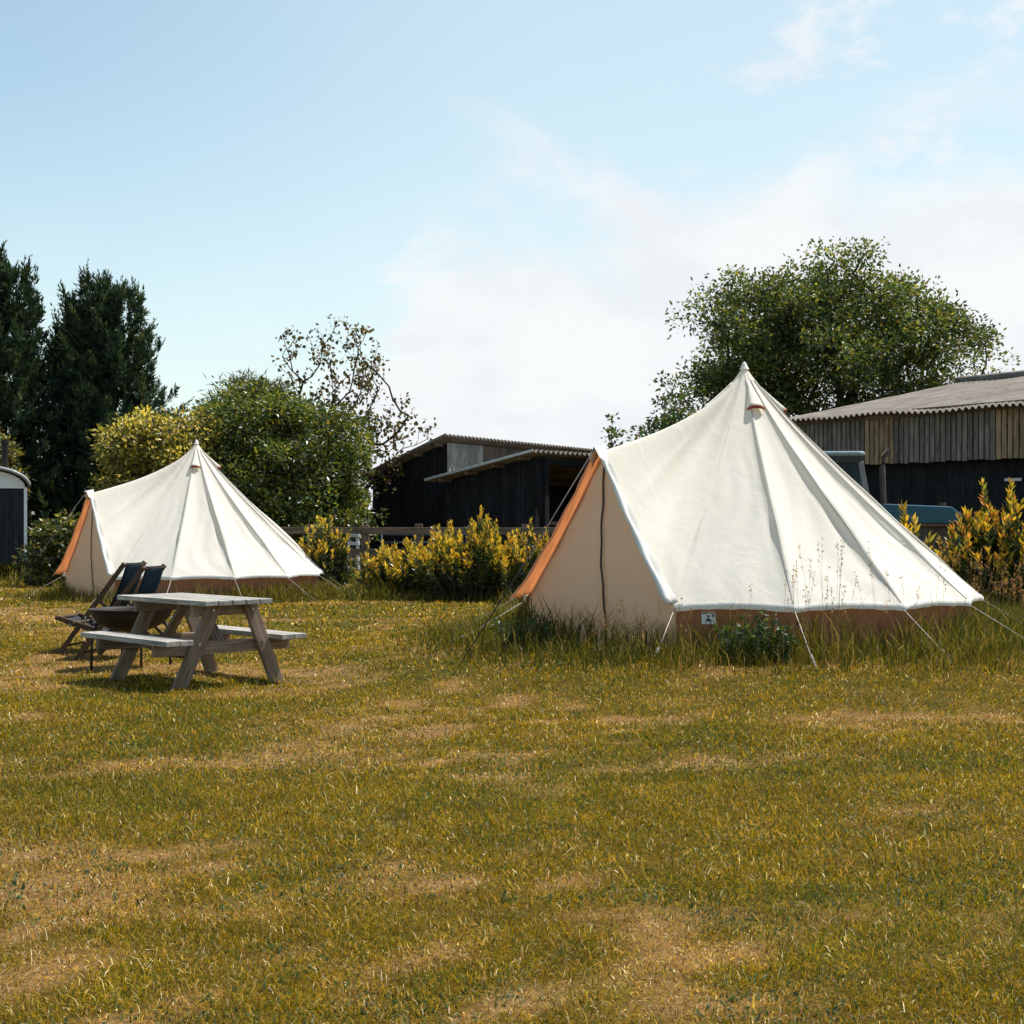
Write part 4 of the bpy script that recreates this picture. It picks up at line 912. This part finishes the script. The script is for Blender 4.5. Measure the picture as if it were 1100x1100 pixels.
small_shed()

# ------------------------------------------------------------------ fence, gate, crate
def fence():
    Y = 36.0; t = empty('rail_fence', (px2(392, Y), Y, 0)); tag(t, 'brown wooden post and rail fence behind the golden shrubs', 'fence'); x0 = px2(392, Y); sp_ = 1.29
    xs = [i * sp_ for i in range(-4, 9)]
    for x in xs:
        b = MB(); h = 1.36 + random.uniform(-.02, .03); g = random.uniform(.8, 1.1); b.beam((x, 0, -.2), (x + random.uniform(-.015, .015), 0, h), .19, .15, (0, 1, 0), (g, g, g)); b.build('post', M['fence'], t, bevel=.01)
    for zz in (1.215, .70):
        for i in range(0, len(xs) - 2, 2):
            b = MB(); g = random.uniform(.85, 1.1); b.beam((xs[i] - .05, -.10, zz + random.uniform(-.02, .02)), (xs[i + 2] - .06, -.10, zz + random.uniform(-.02, .02)), .05, .165, (0, 0, 1), (g, g, g)); b.build('rail', M['fence'], t, bevel=.006)
fence()
def blue_gate():
    t = empty('metal_hurdle', (px2(410, 38.5), 38.5, 0)); tag(t, 'dark blue metal hurdle seen through the rail fence', 'hurdle'); b = MB()
    for z in (.45, .68, .90, 1.10): b.tube([(0, 0, z), (2.2, 0, z)], .028, 8)
    b.build('rail', M['blue_pale'], t, smooth=True)
    for x in (0, 1.0, 2.2):
        b = MB(); b.tube([(x, 0, 0), (x, 0, 1.13)], .032, 8); b.build('upright', M['blue_pale'], t, smooth=True)
blue_gate()
def crate():
    t = empty('slatted_crate', (px2(379, 37), 37.1, 0)); tag(t, 'pale slatted crate stack behind the fence, beside a golden shrub', 'crate'); b = MB()
    for k in range(6): b.box((0, 0, .10 + .2 * k), (.30, .40, .085))
    b.build('slat', M['galv'], t, bevel=.006); b = MB()
    for x in (-.11, .11):
        for y in (-.15, .15): b.box((x, y, .60), (.05, .05, 1.18))
    b.build('corner_post', M['galv'], t)
crate()

# ------------------------------------------------------------------ shepherd's hut
def hut():
    Y = 37.0; xr = px2(27, Y); W = 2.25; q_ = R(19); t = empty('shepherd_hut', (xr - W / 2 * math.cos(q_), Y - W / 2 * math.sin(q_), 0), q_); tag(t, "black shepherd's hut with curved pale roof and chimney", 'hut'); Ln = 4.2; z0, z1 = .50, 2.27
    w = MB(); boards(w, V(-W / 2, 0, 0), V(1, 0, 0), W, lambda a: z0, lambda a: z1, V(0, -1, 0), .11, .006); w.build('end_wall', M['hut_black'], t)
    w = MB(); boards(w, V(-W / 2, Ln, 0), V(1, 0, 0), W, lambda a: z0, lambda a: z1 + .3, V(0, 1, 0), .11, .006); w.build('end_wall', M['hut_black'], t)
    for s in (-1, 1):
        w = MB(); boards(w, V(s * W / 2, .03, 0), V(0, 1, 0), Ln - .06, lambda a: z0, lambda a: z1, V(s, 0, 0), .11, .006); w.build('side_wall', M['hut_black'], t)
        c = MB(); c.beam((s * (W / 2 + .01), -.03, z0 - .04), (s * (W / 2 + .01), -.03, z1 + .02), .075, .06, (0, 1, 0)); c.build('corner_trim', M['hut_white'], t)
    arc = lambda q, rr, rise: (rr * math.sin(q) , z1 + rise * (math.cos(q)))
    g = MB(); pts = [(-W / 2, -.02, z1 - .005)] + [(W / 2 * math.sin(q), -.02, z1 + .46 * math.cos(q) ** .9) for q in np.linspace(-1.5, 1.5, 21)] + [(W / 2, -.02, z1 - .005)]
    g.prism(pts, (0, .05, 0)); g.build('gable_panel', M['hut_white'], t)
    r = MB(); rows = []
    for y in np.linspace(-.22, Ln + .22, 3): rows.append([(1.10 * W / 2 * math.sin(q), y, z1 + .04 + .50 * math.cos(q)) for q in np.linspace(-1.52, 1.52, 29)])
    r.grid(rows); r.build('roof', M['hut_roof'], t, smooth=True, solid=.07)
    xc = px2(6.5, Y) - (xr - W / 2); c = MB(); c.tube([(xc, .9, z1 + .3), (xc, .9, 3.42)], .085, 14); c.tube([(xc, .9, 3.42), (xc, .9, 3.50)], .105, 14); c.build('chimney', M['iron'], t, smooth=False)
    f = MB(); f.box((0, Ln / 2, z0 - .06), (W - .1, Ln, .12)); f.build('chassis', M['iron'], t)
    for s in (-1, 1):
        for y in (.6, Ln - .6):
            wl = MB(); wl.lathe([(.0, -.03), (.28, -.03), (.30, -.04), (.34, -.04), (.34, .04), (.30, .04), (.28, .03), (0, .03)], 24, (s * (W / 2 - .12), y, .34), axis='x'); wl.build('wheel', M['iron'], t)
hut()

# ------------------------------------------------------------------ tractor
def tractor():
    Y = 25.0; t = empty('tractor', (5.35, Y, 0), R(-8)); tag(t, 'old blue tractor parked before the boarded barn', 'tractor')   # +x is forwards
    def wheel(x, y, r, w):
        root = MB(); s = 1 if y > 0 else -1
        pr = [(r * .62, -w / 2), (r * .93, -w / 2), (r, -w * .35), (r, w * .35), (r * .93, w / 2), (r * .62, w / 2)]; root.lathe(pr, 36, (x, y, r), axis='y')
        for k in range(20):
            a = 2 * math.pi * k / 20; c = V(x + r * math.cos(a), y, r + r * math.sin(a)); root.beam(c - V(0, w * .45, 0), c + V(0, w * .45, 0), .06, .05, (math.cos(a), 0, math.sin(a)))
        o = root.build('wheel', M['tyre'], t); rm = MB(); rm.lathe([(0, w * .12 * s), (r * .3, w * .12 * s), (r * .5, w * .3 * s), (r * .63, w * .42 * s), (r * .63, -w * .42 * s)], 28, (x, y, r), axis='y'); rm.build('rim', M['rim'], o, smooth=True)
    for s in (-1, 1): wheel(-.55, s * .78, .80, .40); wheel(1.62, s * .66, .46, .24)
    b = MB(); b.prism([(.55, -.34, 1.41), (2.04, -.34, 1.41), (2.08, -.34, 1.55), (1.90, -.34, 1.69), (.55, -.34, 1.75)], (0, .68, 0)); b.build('bonnet', M['blue'], t, bevel=.022)
    b = MB(); b.box((1.25, 0, 1.03), (1.35, .46, .70)); b.box((.9, 0, .70), (2.2, .34, .3)); b.tube([(1.1, -.26, 1.1), (1.5, -.26, 1.1)], .09, 10); b.build('engine', M['engine'], t, bevel=.03)
    b = MB(); b.box((1.3, 0, 1.385), (1.50, .70, .045)); b.build('bonnet_trim', M['rust'], t, bevel=.01)
    b = MB(); b.box((2.03, 0, 1.04), (.09, .62, .64)); b.build('grille', M['blue'], t, bevel=.02)
    b = MB(); b.tube([(.82, -.27, 1.6), (.80, -.27, 2.35), (.82, -.27, 2.52), (.92, -.27, 2.64)], [.05, .05, .045, .045], 10, cap=False); b.build('exhaust_pipe', M['engine'], t, smooth=True)
    b = MB(); b.tube([(1.80, -.0, 1.70), (1.80, -.0, 1.76)], .06, 10); b.build('filler_cap', M['rust'], t)
    b = MB(); rf = [(-.95, -.66), (.42, -.66), (.50, -.56), (.50, .56), (.42, .66), (-.95, .66)]; b.prism([(x, y, 2.51) for x, y in rf], (0, 0, .085)); b.build('cab_roof', M['roofpale'], t, bevel=.035)
    b = MB(); b.prism([(x * .97, y * .97, 2.40) for x, y in rf], (0, 0, .115)); b.build('roof_rim', M['cabblack'], t)
    for s in (-1, 1):
        for x0, x1 in ((.62, .42), (-.15, -.15), (-.98, -.88)):
            b = MB(); b.beam((x0, s * .60, 1.25), (x1, s * .60, 2.42), .09, .075, (0, 1, 0)); b.build('pillar', M['cabgrey'] if x0 > .3 else M['cabblack'], t, bevel=.01)
        b = MB(); b.add([(-.9, s * .605, 1.3), (.58, s * .605, 1.3), (.42, s * .605, 2.40), (-.86, s * .605, 2.40)], [(0, 1, 2, 3)]); b.build('side_window', M['glass'], t, solid=.006)
        b = MB(); pts = [(-.55 + .98 * math.cos(q), s * .98, .82 + .98 * math.sin(q)) for q in np.linspace(-.1, 2.9, 16)] ; pin = [(-.55 + .90 * math.cos(q), s * .98, .82 + .90 * math.sin(q)) for q in np.linspace(2.9, -.1, 16)]
        b.prism(pts + pin, (0, -s * .42, 0)); b.build('mudguard', M['blue'], t)
    b = MB(); b.add([(.62, -.55, 1.75), (.62, .55, 1.75), (.45, .55, 2.40), (.45, -.55, 2.40)], [(0, 1, 2, 3)]); b.build('windscreen', M['glass'], t, solid=.006)
    b = MB(); b.box((-.2, 0, 1.0), (1.5, 1.15, .5)); b.box((-.55, 0, 1.45), (.45, .5, .12)); b.box((-.75, 0, 1.75), (.1, .5, .55)); b.build('cab_floor', M['cabblack'], t, bevel=.02)
    b = MB(); b.tube([(.12 + .2 * math.cos(q) * .3, .2 * math.sin(q), 1.72 + .2 * math.cos(q)) for q in np.linspace(0, 2 * math.pi, 21)], .014, 6); b.tube([(.12, 0, 1.72), (.4, 0, 1.4)], .02, 6); b.build('steering_wheel', M['cabblack'], t, smooth=True)
tractor()
